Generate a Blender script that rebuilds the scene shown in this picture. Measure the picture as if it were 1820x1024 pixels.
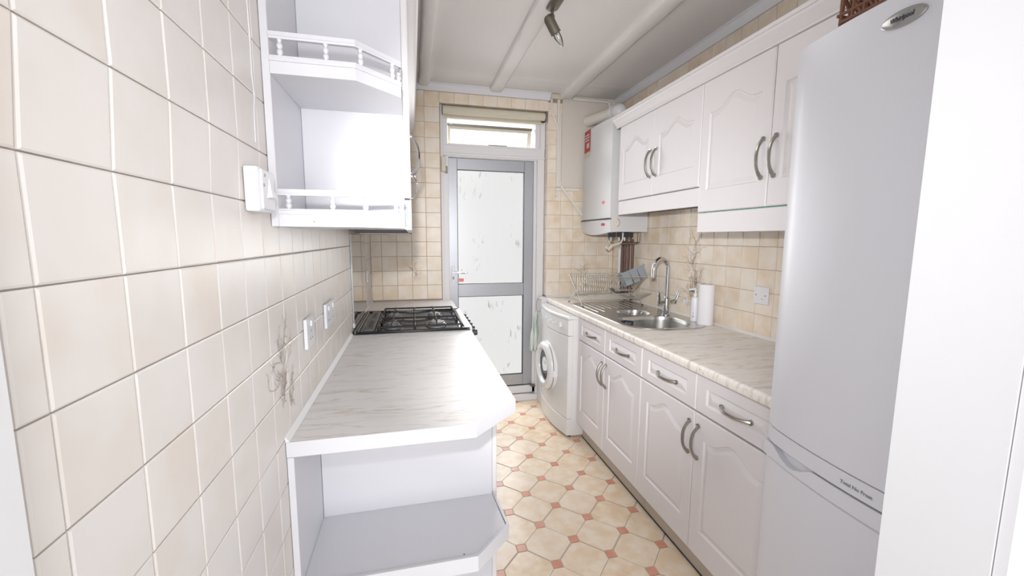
import bpy, bmesh, math, random
from mathutils import Vector, Matrix
random.seed(7)
scn = bpy.context.scene
COL = scn.collection
for o in list(bpy.data.objects):
    bpy.data.objects.remove(o)

# ---------------------------------------------------------------- camera
CX, CZ = 0.3013, 1.3804
yaw, pitch, roll = [math.radians(v) for v in (13.5314, -6.8637, 0.2773)]
F = Vector((math.sin(yaw)*math.cos(pitch), math.cos(yaw)*math.cos(pitch), math.sin(pitch)))
R0 = Vector((math.cos(yaw), -math.sin(yaw), 0)); U0 = R0.cross(F)
R = R0*math.cos(roll) + U0*math.sin(roll); U = -R0*math.sin(roll) + U0*math.cos(roll)
cam = bpy.data.cameras.new('camera'); co = bpy.data.objects.new('camera', cam); COL.objects.link(co)
co.matrix_world = Matrix(((R.x, U.x, -F.x, CX), (R.y, U.y, -F.y, 0), (R.z, U.z, -F.z, CZ), (0, 0, 0, 1)))
cam.sensor_fit = 'HORIZONTAL'; cam.sensor_width = 36; cam.lens = 734.81/1820*36
cam.clip_start = 0.02
scn.camera = co

# ---------------------------------------------------------------- world and lights
w = bpy.data.worlds.new('overcast'); scn.world = w; w.use_nodes = True
bg = w.node_tree.nodes['Background']; bg.inputs[0].default_value = (0.955, 0.975, 1.0, 1); bg.inputs[1].default_value = 1.62

def light(name, kind, loc, energy, color=(1, 1, 1), target=None, **kw):
    l = bpy.data.lights.new(name, kind); l.energy = energy; l.color = color
    for k, v in kw.items(): setattr(l, k, v)
    o = bpy.data.objects.new(name, l); COL.objects.link(o); o.location = loc
    if target is not None:
        o.rotation_euler = (Vector(target)-Vector(loc)).to_track_quat('-Z', 'Y').to_euler()
    return o
FL = (0.27, 0.02, 1.54)
# flash gun on the camera: wide spill plus the zoomed beam that reaches the far end of the room
light('flash_spill', 'SPOT', FL, 17, (0.97, 0.975, 1.0), (0.95, 2.0, 1.28), spot_size=math.radians(122), spot_blend=1.0, shadow_soft_size=0.022)
light('flash_beam', 'SPOT', FL, 165, (0.985, 0.985, 1.0), (1.42, 3.0, 1.16), spot_size=math.radians(66), spot_blend=1.0, shadow_soft_size=0.022)
# added fill light behind the camera, brightens the kitchen through the doorway
light('hallway_fill', 'AREA', (0.9, -1.9, 1.0), 50, (0.98, 0.985, 1.0), (0.9, 3, 1.3), shape='RECTANGLE', size=2.2, size_y=2.0)
# daylight pushed in by the glazed back door
light('garden_daylight', 'AREA', (0.93, 3.95, 1.75), 98, (0.95, 0.98, 1.0), (1.0, 1.3, 0.35), shape='RECTANGLE', size=1.1, size_y=1.7)
# added soft fill light under the ceiling; the bulbs of the bar are unlit
light('room_fill', 'POINT', (0.98, 1.45, 2.22), 3.2, (1.0, 0.975, 0.945), shadow_soft_size=0.16)
scn.view_settings.view_transform = 'Standard'; scn.view_settings.look = 'None'
scn.view_settings.gamma = 1.0; scn.view_settings.exposure = 0.05
scn.view_settings.use_curve_mapping = False

# ---------------------------------------------------------------- materials
def newmat(name):
    m = bpy.data.materials.new(name); m.use_nodes = True
    return m, m.node_tree.nodes, m.node_tree.links, m.node_tree.nodes['Principled BSDF']
def mat(name, col, rough=0.45, metal=0.0, bump=0.0, bscale=200, vary=0.0, vscale=6, spec=0.5, coat=0.0, stretch=(1, 1, 1)):
    m, N, L, B = newmat(name)
    B.inputs['Base Color'].default_value = (*col, 1); B.inputs['Roughness'].default_value = rough
    B.inputs['Metallic'].default_value = metal; B.inputs['Specular IOR Level'].default_value = spec
    B.inputs['Coat Weight'].default_value = coat
    tc = N.new('ShaderNodeTexCoord'); mp = N.new('ShaderNodeMapping'); mp.inputs['Scale'].default_value = stretch
    L.new(tc.outputs['Object'], mp.inputs[0])
    if vary > 0:
        n = N.new('ShaderNodeTexNoise'); n.inputs['Scale'].default_value = vscale; n.inputs['Detail'].default_value = 4
        L.new(mp.outputs[0], n.inputs['Vector'])
        mx = N.new('ShaderNodeMix'); mx.data_type = 'RGBA'
        mx.inputs[6].default_value = (*[c*(1-vary) for c in col], 1); mx.inputs[7].default_value = (*[min(1, c*(1+vary*.4)) for c in col], 1)
        L.new(n.outputs['Fac'], mx.inputs[0]); L.new(mx.outputs[2], B.inputs['Base Color'])
    if bump > 0:
        n = N.new('ShaderNodeTexNoise'); n.inputs['Scale'].default_value = bscale; n.inputs['Detail'].default_value = 3
        L.new(mp.outputs[0], n.inputs['Vector'])
        b = N.new('ShaderNodeBump'); b.inputs['Strength'].default_value = bump; b.inputs['Distance'].default_value = 0.002
        L.new(n.outputs['Fac'], b.inputs['Height']); L.new(b.outputs[0], B.inputs['Normal'])
    return m
def tile_mat(name, c1, c2, c3, rough=0.22, scale=9, bump=0.12):
    m, N, L, B = newmat(name)
    tc = N.new('ShaderNodeTexCoord'); oi = N.new('ShaderNodeObjectInfo')
    va = N.new('ShaderNodeVectorMath'); va.operation = 'MULTIPLY_ADD'
    cb = N.new('ShaderNodeCombineXYZ')
    for i in range(3): L.new(oi.outputs['Random'], cb.inputs[i])
    L.new(cb.outputs[0], va.inputs[0]); va.inputs[1].default_value = (37, 51, 23); L.new(tc.outputs['Object'], va.inputs[2])
    n = N.new('ShaderNodeTexNoise'); n.inputs['Scale'].default_value = scale; n.inputs['Detail'].default_value = 2.5
    L.new(va.outputs[0], n.inputs['Vector'])
    r = N.new('ShaderNodeValToRGB'); e = r.color_ramp.elements
    e[0].position = 0.36; e[0].color = (*c2, 1); e[1].position = 0.62; e[1].color = (*c1, 1)
    L.new(n.outputs['Fac'], r.inputs[0])
    ml = N.new('ShaderNodeMath'); ml.operation = 'MULTIPLY'; ml.inputs[1].default_value = 7.31; L.new(oi.outputs['Random'], ml.inputs[0])
    fr = N.new('ShaderNodeMath'); fr.operation = 'FRACT'; L.new(ml.outputs[0], fr.inputs[0])
    m2 = N.new('ShaderNodeMath'); m2.operation = 'MULTIPLY'; m2.inputs[1].default_value = 0.45; L.new(fr.outputs[0], m2.inputs[0])
    mx = N.new('ShaderNodeMix'); mx.data_type = 'RGBA'; mx.inputs[7].default_value = (*c3, 1)
    L.new(m2.outputs[0], mx.inputs[0]); L.new(r.outputs[0], mx.inputs[6]); L.new(mx.outputs[2], B.inputs['Base Color'])
    B.inputs['Roughness'].default_value = rough
    nb = N.new('ShaderNodeTexNoise'); nb.inputs['Scale'].default_value = 55; nb.inputs['Detail'].default_value = 2
    L.new(va.outputs[0], nb.inputs['Vector'])
    b = N.new('ShaderNodeBump'); b.inputs['Strength'].default_value = bump; b.inputs['Distance'].default_value = 0.004
    L.new(nb.outputs['Fac'], b.inputs['Height']); L.new(b.outputs[0], B.inputs['Normal'])
    return m
def laminate(name, base, vein):
    m, N, L, B = newmat(name)
    tc = N.new('ShaderNodeTexCoord'); mp = N.new('ShaderNodeMapping')
    mp.inputs['Scale'].default_value = (5.5, 30, 8); mp.inputs['Rotation'].default_value = (0, 0, 0.10)
    L.new(tc.outputs['Object'], mp.inputs[0])
    n0 = N.new('ShaderNodeTexNoise'); n0.inputs['Scale'].default_value = 3; n0.inputs['Detail'].default_value = 2
    L.new(tc.outputs['Object'], n0.inputs['Vector'])
    ad = N.new('ShaderNodeVectorMath'); ad.operation = 'MULTIPLY_ADD'; ad.inputs[1].default_value = (0, 2.4, 0)
    L.new(n0.outputs['Color'], ad.inputs[0]); L.new(mp.outputs[0], ad.inputs[2])
    n = N.new('ShaderNodeTexNoise'); n.inputs['Scale'].default_value = 1.0; n.inputs['Detail'].default_value = 5; n.inputs['Distortion'].default_value = 0.6
    L.new(ad.outputs[0], n.inputs['Vector'])
    r = N.new('ShaderNodeValToRGB'); e = r.color_ramp.elements
    e[0].position = 0.44; e[0].color = (*base, 1); e[1].position = 0.56; e[1].color = (*base, 1)
    x = e.new(0.50); x.color = (*vein, 1)
    x = e.new(0.47); x.color = (*[b*.97 for b in base], 1)
    L.new(n.outputs['Fac'], r.inputs[0])
    n2 = N.new('ShaderNodeTexNoise'); n2.inputs['Scale'].default_value = 0.7; L.new(ad.outputs[0], n2.inputs['Vector'])
    mr = N.new('ShaderNodeMapRange'); mr.inputs[1].default_value = 0.4; mr.inputs[2].default_value = 0.62; L.new(n2.outputs['Fac'], mr.inputs[0])
    mx = N.new('ShaderNodeMix'); mx.data_type = 'RGBA'; mx.inputs[7].default_value = (*base, 1)
    L.new(mr.outputs[0], mx.inputs[0]); L.new(r.outputs[0], mx.inputs[6]); L.new(mx.outputs[2], B.inputs['Base Color'])
    B.inputs['Roughness'].default_value = 0.42
    nb = N.new('ShaderNodeTexNoise'); nb.inputs['Scale'].default_value = 260; L.new(tc.outputs['Object'], nb.inputs['Vector'])
    b = N.new('ShaderNodeBump'); b.inputs['Strength'].default_value = 0.08; b.inputs['Distance'].default_value = 0.001
    L.new(nb.outputs['Fac'], b.inputs['Height']); L.new(b.outputs[0], B.inputs['Normal'])
    return m
def pane_mat(name, streak_min):  # noise level where the grey-green streaks over the pane begin
    m, N, L, B = newmat(name); out = N['Material Output']; N.remove(B)
    tr = N.new('ShaderNodeBsdfTransparent'); tr.inputs[0].default_value = (0.735, 0.727, 0.718, 1)   # two faces: obscured glass passes about a third of the daylight
    gl = N.new('ShaderNodeBsdfGlossy'); gl.inputs['Roughness'].default_value = 0.25
    df = N.new('ShaderNodeBsdfDiffuse'); df.inputs[0].default_value = (0.42, 0.47, 0.45, 1)
    m1 = N.new('ShaderNodeMixShader'); m1.inputs[0].default_value = 0.05
    L.new(tr.outputs[0], m1.inputs[1]); L.new(gl.outputs[0], m1.inputs[2])
    tc = N.new('ShaderNodeTexCoord'); mp = N.new('ShaderNodeMapping'); mp.inputs['Scale'].default_value = (60, 60, 14)
    L.new(tc.outputs['Object'], mp.inputs[0])
    n = N.new('ShaderNodeTexNoise'); n.inputs['Scale'].default_value = 1; n.inputs['Detail'].default_value = 5; L.new(mp.outputs[0], n.inputs['Vector'])
    n2 = N.new('ShaderNodeTexNoise'); n2.inputs['Scale'].default_value = 4.2; n2.inputs['Detail'].default_value = 2; L.new(tc.outputs['Object'], n2.inputs['Vector'])
    a = N.new('ShaderNodeMath'); a.operation = 'MULTIPLY'; L.new(n.outputs['Fac'], a.inputs[0]); L.new(n2.outputs['Fac'], a.inputs[1])
    mr = N.new('ShaderNodeMapRange'); mr.inputs[1].default_value = streak_min; mr.inputs[2].default_value = streak_min+.10; mr.inputs[4].default_value = 0.5
    L.new(a.outputs[0], mr.inputs[0])
    m2 = N.new('ShaderNodeMixShader'); L.new(mr.outputs[0], m2.inputs[0]); L.new(m1.outputs[0], m2.inputs[1]); L.new(df.outputs[0], m2.inputs[2])
    L.new(m2.outputs[0], out.inputs[0])
    return m
def glass_mat(name, tint=(1, 1, 1), mixf=0.12):
    m, N, L, B = newmat(name); out = N['Material Output']; N.remove(B)
    tr = N.new('ShaderNodeBsdfTransparent'); tr.inputs[0].default_value = (*tint, 1)
    gl = N.new('ShaderNodeBsdfGlossy'); gl.inputs['Roughness'].default_value = 0.04
    fr = N.new('ShaderNodeFresnel'); fr.inputs[0].default_value = 1.5
    ad = N.new('ShaderNodeMath'); ad.operation = 'ADD'; ad.inputs[1].default_value = mixf; L.new(fr.outputs[0], ad.inputs[0])
    m1 = N.new('ShaderNodeMixShader'); L.new(ad.outputs[0], m1.inputs[0]); L.new(tr.outputs[0], m1.inputs[1]); L.new(gl.outputs[0], m1.inputs[2])
    L.new(m1.outputs[0], out.inputs[0]); return m

T_LEFT = tile_mat('glazed_tile_pale', (0.73, 0.685, 0.65), (0.69, 0.625, 0.57), (0.71, 0.69, 0.68), rough=0.36)
GROUTB = mat('brown_grout', (0.36, 0.30, 0.25), 0.85)
T_BACK = tile_mat('glazed_tile_cream', (0.80, 0.715, 0.61), (0.71, 0.575, 0.42), (0.76, 0.71, 0.64), rough=0.38)
GROUT = mat('grout', (0.50, 0.45, 0.41), 0.85)
PLASTER = mat('magnolia_plaster', (0.63, 0.585, 0.53), 0.8, bump=0.15, bscale=60)
CEIL = mat('ceiling_paint', (0.74, 0.715, 0.70), 0.85, bump=0.5, bscale=120, vary=0.05, vscale=2)
COVE = mat('cove_white', (0.70, 0.70, 0.73), 0.5)
WHITE = mat('painted_white_gloss', (0.65, 0.645, 0.675), 0.4, bump=0.05, bscale=90)
DOORW = mat('white_door_vinyl', (0.73, 0.70, 0.71), 0.5, bump=0.06, bscale=300, stretch=(1, 1, .08))
FRIDGE = mat('fridge_enamel', (0.67, 0.67, 0.715), 0.36, bump=0.04, bscale=500)
WMW = mat('washer_enamel', (0.72, 0.715, 0.71), 0.25, vary=0.06, vscale=9)
BOIL = mat('boiler_enamel', (0.66, 0.655, 0.66), 0.38)
ALU = mat('mill_aluminium', (0.42, 0.43, 0.46), 0.4, 0.5)
PVCW = mat('painted_frame_white', (0.70, 0.69, 0.70), 0.45, bump=0.1, bscale=40)
OLDW = mat('painted_frame_cream', (0.62, 0.57, 0.47), 0.5, vary=0.1, vscale=10)
BLIND = mat('blind_cream', (0.60, 0.55, 0.44), 0.75)
NICKEL = mat('brushed_nickel', (0.42, 0.40, 0.37), 0.3, 1.0)
CHROME = mat('chrome', (0.72, 0.73, 0.74), 0.08, 1.0)
STEEL = mat('brushed_steel', (0.56, 0.555, 0.54), 0.27, 0.95, bump=0.08, bscale=150, stretch=(1, .06, 1))
WIRE = mat('plated_wire', (0.62, 0.60, 0.55), 0.4, 0.6)
BLACK = mat('black_enamel', (0.012, 0.012, 0.014), 0.18)
VENT = mat('dark_vent_steel', (0.20, 0.20, 0.20), 0.45, 0.7)
IRON = mat('cast_iron', (0.014, 0.014, 0.016), 0.6)
BLKP = mat('black_plastic', (0.03, 0.03, 0.035), 0.45)
BURN = mat('burner_alloy', (0.36, 0.36, 0.36), 0.4, 0.7)
BRONZE = mat('aged_bronze', (0.17, 0.155, 0.125), 0.42, 0.6)
COPPER = mat('oxidised_copper', (0.17, 0.10, 0.09), 0.45, 0.5)
BRASSD = mat('dull_brass', (0.26, 0.20, 0.14), 0.4, 0.8)
PLAST = mat('white_plastic', (0.74, 0.74, 0.76), 0.35)
CONDUIT = mat('cream_painted_pipe', (0.70, 0.665, 0.61), 0.5)
GREYP = mat('grey_plastic', (0.30, 0.33, 0.35), 0.5)
PAPER = mat('kitchen_paper', (0.78, 0.77, 0.79), 0.9, bump=0.3, bscale=150)
RED = mat('red_print', (0.42, 0.045, 0.045), 0.5)
REDL = mat('light_red_print', (0.80, 0.20, 0.16), 0.5)
INK = mat('ink', (0.03, 0.03, 0.04), 0.5)
INKG = mat('grey_ink', (0.22, 0.22, 0.25), 0.5)
SPRIG = mat('brown_transfer', (0.33, 0.26, 0.20), 0.5)
SPRIGL = mat('pale_brown_transfer', (0.42, 0.34, 0.27), 0.5)
BADGE = mat('badge_silver', (0.42, 0.42, 0.42), 0.28, 0.7)
TEAL = mat('teal_sticker', (0.22, 0.62, 0.62), 0.5)
TEALD = mat('dark_teal_print', (0.08, 0.28, 0.30), 0.5)
GREEN = mat('green_edge_tape', (0.16, 0.38, 0.33), 0.5)
DARKGAP = mat('dark_gap', (0.05, 0.045, 0.045), 0.8)
PLINTH = mat('plinth_cream', (0.52, 0.46, 0.39), 0.5)
WICKER = mat('brown_wicker', (0.16, 0.065, 0.035), 0.6)
SEALANT = mat('white_sealant', (0.72, 0.71, 0.71), 0.5)
HOODM = mat('brown_hood', (0.10, 0.085, 0.075), 0.4)
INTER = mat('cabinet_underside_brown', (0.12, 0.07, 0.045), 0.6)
HALL = mat('hallway_green_cream', (0.55, 0.58, 0.40), 0.8)
LAML = laminate('marble_laminate_pale', (0.755, 0.74, 0.735), (0.60, 0.535, 0.48))
LAMR = laminate('marble_laminate_cream', (0.82, 0.78, 0.735), (0.60, 0.51, 0.44))
OCTA = tile_mat('vinyl_octagon_cream', (0.86, 0.74, 0.59), (0.76, 0.58, 0.39), (0.84, 0.74, 0.63), rough=0.3, scale=16, bump=0.05)
DIAM = tile_mat('vinyl_dot_terracotta', (0.70, 0.30, 0.20), (0.62, 0.24, 0.16), (0.72, 0.40, 0.30), rough=0.3, scale=25, bump=0.05)
VGROUT = mat('vinyl_joint', (0.50, 0.41, 0.35), 0.6)
UNDER = mat('subfloor', (0.45, 0.38, 0.31), 0.7)
PANE1 = pane_mat('obscured_pane_upper', 0.355)
PANE2 = pane_mat('obscured_pane_lower', 0.345)
CLEAR = glass_mat('clear_glass')
PORT = glass_mat('washer_port_glass', (0.50, 0.55, 0.60), 0.02)
MIRR = mat('smoked_splash_glass', (0.10, 0.095, 0.085), 0.06, 0.0, spec=1.0, coat=1.0)
def towel_mat():
    m, N, L, B = newmat('striped_tea_towel'); B.inputs['Roughness'].default_value = 0.95
    tc = N.new('ShaderNodeTexCoord'); wv = N.new('ShaderNodeTexWave'); wv.bands_direction = 'X'; wv.inputs['Scale'].default_value = 11; wv.inputs['Distortion'].default_value = 0.5
    L.new(tc.outputs['Object'], wv.inputs[0]); r = N.new('ShaderNodeValToRGB'); e = r.color_ramp.elements
    e[0].position = .55; e[0].color = (0.72, 0.72, 0.68, 1); e[1].position = .75; e[1].color = (0.36, 0.47, 0.42, 1)
    L.new(wv.outputs[0], r.inputs[0]); L.new(r.outputs[0], B.inputs['Base Color']); return m
TOWEL = towel_mat()

# ---------------------------------------------------------------- mesh helpers (world coordinates, moved to the parent's base on build)
ORG = {}
class MB:
    def __init__(s): s.v = []; s.f = []; s.mi = []; s.cur = 0
    def add(s, vs, fs):
        b = len(s.v); s.v += [tuple(x) for x in vs]; s.f += [tuple(i+b for i in f) for f in fs]; s.mi += [s.cur]*len(fs); return s
    def box(s, x0, x1, y0, y1, z0, z1, bev=0.0, seg=1):
        vs = [(x0, y0, z0), (x1, y0, z0), (x1, y1, z0), (x0, y1, z0), (x0, y0, z1), (x1, y0, z1), (x1, y1, z1), (x0, y1, z1)]
        fs = [(0, 3, 2, 1), (4, 5, 6, 7), (0, 1, 5, 4), (1, 2, 6, 5), (2, 3, 7, 6), (3, 0, 4, 7)]
        if bev <= 0: return s.add(vs, fs)
        bm = bmesh.new(); bv = [bm.verts.new(v) for v in vs]
        for f in fs: bm.faces.new([bv[i] for i in f])
        bmesh.ops.bevel(bm, geom=bm.edges[:], offset=bev, segments=seg, profile=0.5, affect='EDGES')
        s.addbm(bm); return s
    def addbm(s, bm):
        bm.verts.index_update(); s.add([v.co[:] for v in bm.verts], [[v.index for v in f.verts] for f in bm.faces]); bm.free()
    def obox(s, c, ax, hs, bev=0.0):
        """oriented box: centre, three axis vectors, half sizes"""
        t = MB(); t.box(-hs[0], hs[0], -hs[1], hs[1], -hs[2], hs[2], bev)
        c = Vector(c); a = [Vector(x).normalized() for x in ax]
        return s.add([c+a[0]*v[0]+a[1]*v[1]+a[2]*v[2] for v in t.v], t.f)
    def tube(s, pts, r, n=8, cap=True, flat=None):
        pts = [Vector(p) for p in pts]; m = len(pts); rs = r if isinstance(r, (list, tuple)) else [r]*m
        prev = None; rings = []
        for i, p in enumerate(pts):
            d = (pts[min(i+1, m-1)]-pts[max(i-1, 0)]).normalized()
            if prev is None:
                a = Vector((0, 0, 1)) if abs(d.z) < .9 else Vector((1, 0, 0))
                prev = (a-d*a.dot(d)).normalized()
            else: prev = (prev-d*prev.dot(d)).normalized()
            q = d.cross(prev)
            rings.append([p+(prev*math.cos(2*math.pi*k/n)*(flat or 1)+q*math.sin(2*math.pi*k/n))*rs[i] for k in range(n)])
        vs = [v for rg in rings for v in rg]; fs = []
        for i in range(m-1):
            for k in range(n):
                fs.append((i*n+k, i*n+(k+1) % n, (i+1)*n+(k+1) % n, (i+1)*n+k))
        if cap: fs += [tuple(reversed(range(n))), tuple((m-1)*n+k for k in range(n))]
        return s.add(vs, fs)
    def cyl(s, p0, p1, r, n=16, r2=None): return s.tube([p0, p1], [r, r if r2 is None else r2], n)
    def lathe(s, prof, org, axis=(0, 0, 1), n=24):
        """prof: (radius, height) pairs"""
        ax = Vector(axis).normalized(); a = Vector((1, 0, 0)) if abs(ax.x) < .9 else Vector((0, 1, 0))
        e1 = (a-ax*a.dot(ax)).normalized(); e2 = ax.cross(e1); o = Vector(org)
        vs = [o+ax*h+(e1*math.cos(2*math.pi*k/n)+e2*math.sin(2*math.pi*k/n))*max(r, 1e-5) for r, h in prof for k in range(n)]
        fs = [(i*n+k, i*n+(k+1) % n, (i+1)*n+(k+1) % n, (i+1)*n+k) for i in range(len(prof)-1) for k in range(n)]
        if prof[0][0] > 1e-4: fs.append(tuple(reversed(range(n))))
        if prof[-1][0] > 1e-4: fs.append(tuple((len(prof)-1)*n+k for k in range(n)))
        return s.add(vs, fs)
    def prism(s, poly, axis, a, b):
        """poly: 2-D outline in the two other axes (order x,y,z without axis); extruded from a to b"""
        def P(u, v, t): return {'x': (t, u, v), 'y': (u, t, v), 'z': (u, v, t)}[axis]
        n = len(poly); vs = [P(u, v, a) for u, v in poly]+[P(u, v, b) for u, v in poly]
        fs = [tuple(range(n)), tuple(reversed(range(n, 2*n)))]+[(i, n+i, n+(i+1) % n, (i+1) % n) for i in range(n)]
        return s.add(vs, fs)
    def sweep(s, prof, a, b, axis):
        return s.prism(prof, axis, a, b)
    def build(s, name, m, parent=None, smooth=True, stuff=False, ang=35, label=None):
        me = bpy.data.meshes.new(name)
        o0 = ORG.get(parent.name, Vector((0, 0, 0))) if parent else Vector((0, 0, 0))
        me.from_pydata([(v[0]-o0.x, v[1]-o0.y, v[2]-o0.z) for v in s.v], [], s.f)
        bm = bmesh.new(); bm.from_mesh(me); bmesh.ops.recalc_face_normals(bm, faces=bm.faces[:]); bm.to_mesh(me); bm.free()
        for mm in (m if isinstance(m, (list, tuple)) else [m]): me.materials.append(mm)
        if isinstance(m, (list, tuple)):
            for p, i in zip(me.polygons, s.mi): p.material_index = i
        if smooth:
            for p in me.polygons: p.use_smooth = True
            me.set_sharp_from_angle(angle=math.radians(ang))
        o = bpy.data.objects.new(name, me); COL.objects.link(o)
        if parent: o.parent = parent; ORG[o.name] = o0
        else: ORG[o.name] = Vector((0, 0, 0))
        if stuff: o['kind'] = 'stuff'
        if label: o['label'] = label
        return o
def thing(name, loc, label, cat, group=None, kind=None):
    o = bpy.data.objects.new(name, None); COL.objects.link(o); o.location = loc; o.empty_display_size = 0.05
    ORG[o.name] = Vector(loc); o['label'] = label; o['category'] = cat
    if group: o['group'] = group
    if kind: o['kind'] = kind
    return o
def struct(name, mb, m, label, cat, **k):
    o = mb.build(name, m, None, **k); o['kind'] = 'structure'; o['label'] = label; o['category'] = cat; return o
def tag(o, label, cat, group=None):
    o['label'] = label; o['category'] = cat
    if group: o['group'] = group
    return o
def text(body, m, org, xd, yd, size, parent, name='lettering', shear=0.0, ext=0.0002, bold=0.0, xs=1.0):
    cu = bpy.data.curves.new('t', 'FONT'); cu.body = body; cu.size = size; cu.extrude = ext; cu.shear = shear; cu.offset = bold; cu.resolution_u = 3
    ob = bpy.data.objects.new('t', cu); COL.objects.link(ob); bpy.context.view_layer.update()
    me = bpy.data.meshes.new_from_object(ob.evaluated_get(bpy.context.evaluated_depsgraph_get()))
    bpy.data.objects.remove(ob)
    xd, yd = Vector(xd), Vector(yd); nd = xd.cross(yd); o = Vector(org)
    b = MB(); b.add([o+xd*v.co.x*xs+yd*v.co.y+nd*v.co.z for v in me.vertices], [tuple(p.vertices) for p in me.polygons])
    return b.build(name, m, parent, smooth=False)

# ---------------------------------------------------------------- room shell
D = 3.23; DF = 3.35; W = 1.96; CE = 2.50
XP, YP, ZP = Vector((1, 0, 0)), Vector((0, 1, 0)), Vector((0, 0, 1))
TCACHE = {}
def tile(parent, u0, u1, v0, v1, wall, m, sh=(0, 0), th=0.005, g=0.0009):
    """one glazed tile; wall = 'L' (x=0), 'B' (y=D), 'R' (x=W)"""
    wd, ht = u1-u0-2*g, v1-v0-2*g
    if wd < .004 or ht < .004: return
    key = (round(wd, 4), round(ht, 4), round(sh[1]-sh[0], 4), wall, m.name)
    if key not in TCACHE:
        c = 0.0022; hw, hh = wd/2, ht/2; s = (sh[1]-sh[0])/2
        def q(z, i): return [(-hw+i-s*(hh-i)/hh, -hh+i, z), (hw-i-s*(hh-i)/hh, -hh+i, z), (hw-i+s*(hh-i)/hh, hh-i, z), (-hw+i+s*(hh-i)/hh, hh-i, z)]
        vs = q(0, 0)+q(th-.0012, 0)+q(th, c)
        fs = [(0, 3, 2, 1), (8, 9, 10, 11)]+[(a*4+i, a*4+(i+1) % 4, (a+1)*4+(i+1) % 4, (a+1)*4+i) for a in (0, 1) for i in range(4)]
        me = bpy.data.meshes.new('tile'); me.from_pydata(vs, [], fs); me.materials.append(m); me.update()
        TCACHE[key] = me
    o = bpy.data.objects.new('tile', TCACHE[key]); COL.objects.link(o); o.parent = parent
    u, v = (u0+u1)/2+(sh[0]+sh[1])/2, (v0+v1)/2
    if wall == 'L': xd, yd, p = YP, ZP, Vector((-th, u, v))
    elif wall == 'R': xd, yd, p = -YP, ZP, Vector((W+th, u, v))
    elif wall == 'V': xd, yd, p = YP, ZP, Vector((1.366+th, u, v)); xd = -YP
    elif wall == 'S': xd, yd, p = XP, YP, Vector((u, v, 2.373+th)); xd = -XP
    else: xd, yd, p = XP, ZP, Vector((u, D+th, v))
    nd = xd.cross(yd)
    t1, t2 = random.gauss(0, .0035), random.gauss(0, .0035)
    xd2 = (xd+nd*t1).normalized(); yd2 = (yd+nd*t2); yd2 = (yd2-xd2*yd2.dot(xd2)).normalized(); n2 = xd2.cross(yd2)
    o.matrix_local = Matrix(((xd2.x, yd2.x, n2.x, p.x), (xd2.y, yd2.y, n2.y, p.y), (xd2.z, yd2.z, n2.z, p.z), (0, 0, 0, 1)))

wl = struct('wall_left', MB().box(-.12, -.004, .26, 3.5, 0, CE), GROUT, 'left kitchen wall covered in pale beige square tiles', 'wall')
t = .1086
for j in range(-7, 7):
    z0 = 1.1217+j*t
    for i in range(-1, 27):
        y0 = .419+i*t; y1 = y0+t
        if y0 < .386: y0 = .386
        if y1 > D: y1 = D
        if z0 > 1.40 and y0 > 1.0: continue
        if z0 < .80 and y0 > 1.03: continue
        if z0+t > 1.9 or y1-y0 < .01: continue
        sh = (0, 0)
        if 1.44 < z0 < 1.50: sh = (0, .012)
        elif z0 > 1.5: sh = (.012, .012)
        if sh[1] and i == -1: y0 -= .01
        tile(wl, y0, y1, z0, z0+t, 'L', T_LEFT, sh)
wb = struct('wall_back', MB().box(-.12, .524, D+.004, 3.45, 0, CE).box(.524, 1.360, D+.004, 3.45, 2.379, CE).box(1.371, 2.08, D+.004, 3.45, 0, CE),
            GROUTB, 'far kitchen wall of cream square tiles around the glazed door', 'wall')
t = .11
for k in range(0, 14):
    z0 = .91+k*t; z1 = z0+t
    xs = [0]+[.078+.11*i for i in range(5)]
    for a, b in zip(xs[:-1], xs[1:]):
        if z0 > 1.5 and b < .3: continue
        tile(wb, a, b, z0, z1, 'B', T_BACK)
    xs = [1.3725-.0065]+[1.3725+.11*i for i in range(1, 6)]+[W]
    for i, (a, b) in enumerate(zip(xs[:-1], xs[1:])):
        if i > 0 and z0 > 1.79: continue
        if i == 0 and z1 > 2.44: z1 = 2.44
        tile(wb, a, b, z0, z1, 'B', T_BACK)
for i in range(8):
    a = .518+.11*i; b = min(a+.11, 1.366)
    tile(wb, a, b, 2.373, 2.45, 'B', T_BACK)
for k in range(14):
    z0 = .91+k*t; tile(wb, D+.001, D+.105, z0, min(z0+t, 2.373), 'V', T_BACK)
for i in range(8):
    a = .518+.11*i; b = min(a+.11, 1.366); tile(wb, a, b, D+.001, D+.105, 'S', T_BACK)
MB().box(1.482, 1.965, D-.002, D+.004, 1.797, CE).build('plaster_patch', PLASTER, wb, label='plain magnolia plaster')
wr = struct('wall_right', MB().box(W+.004, 2.08, .26, 3.5, 0, CE), GROUTB, 'right kitchen wall covered in cream square tiles', 'wall')
ty, tz = .1063, .1112
for j in range(-1, 13):
    z0 = 1.012+j*tz
    if 1.50 < z0 < 2.20: continue
    for i in range(-7, 16):
        y0 = 1.597+i*ty; y1 = min(y0+ty, D)
        if z0 < 1.6 and y0 < .92: continue
        if y1-y0 < .01: continue
        tile(wr, y0, y1, z0 if j >= 0 else .902, z0+tz, 'R', T_BACK)
# corner bead of the door reveal
struct('trim_1', MB().box(1.3645, 1.3675, D-.002, D+.001, .9, 2.44), PVCW, 'thin pale edge strip on the tiled door reveal', 'trim')
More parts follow.
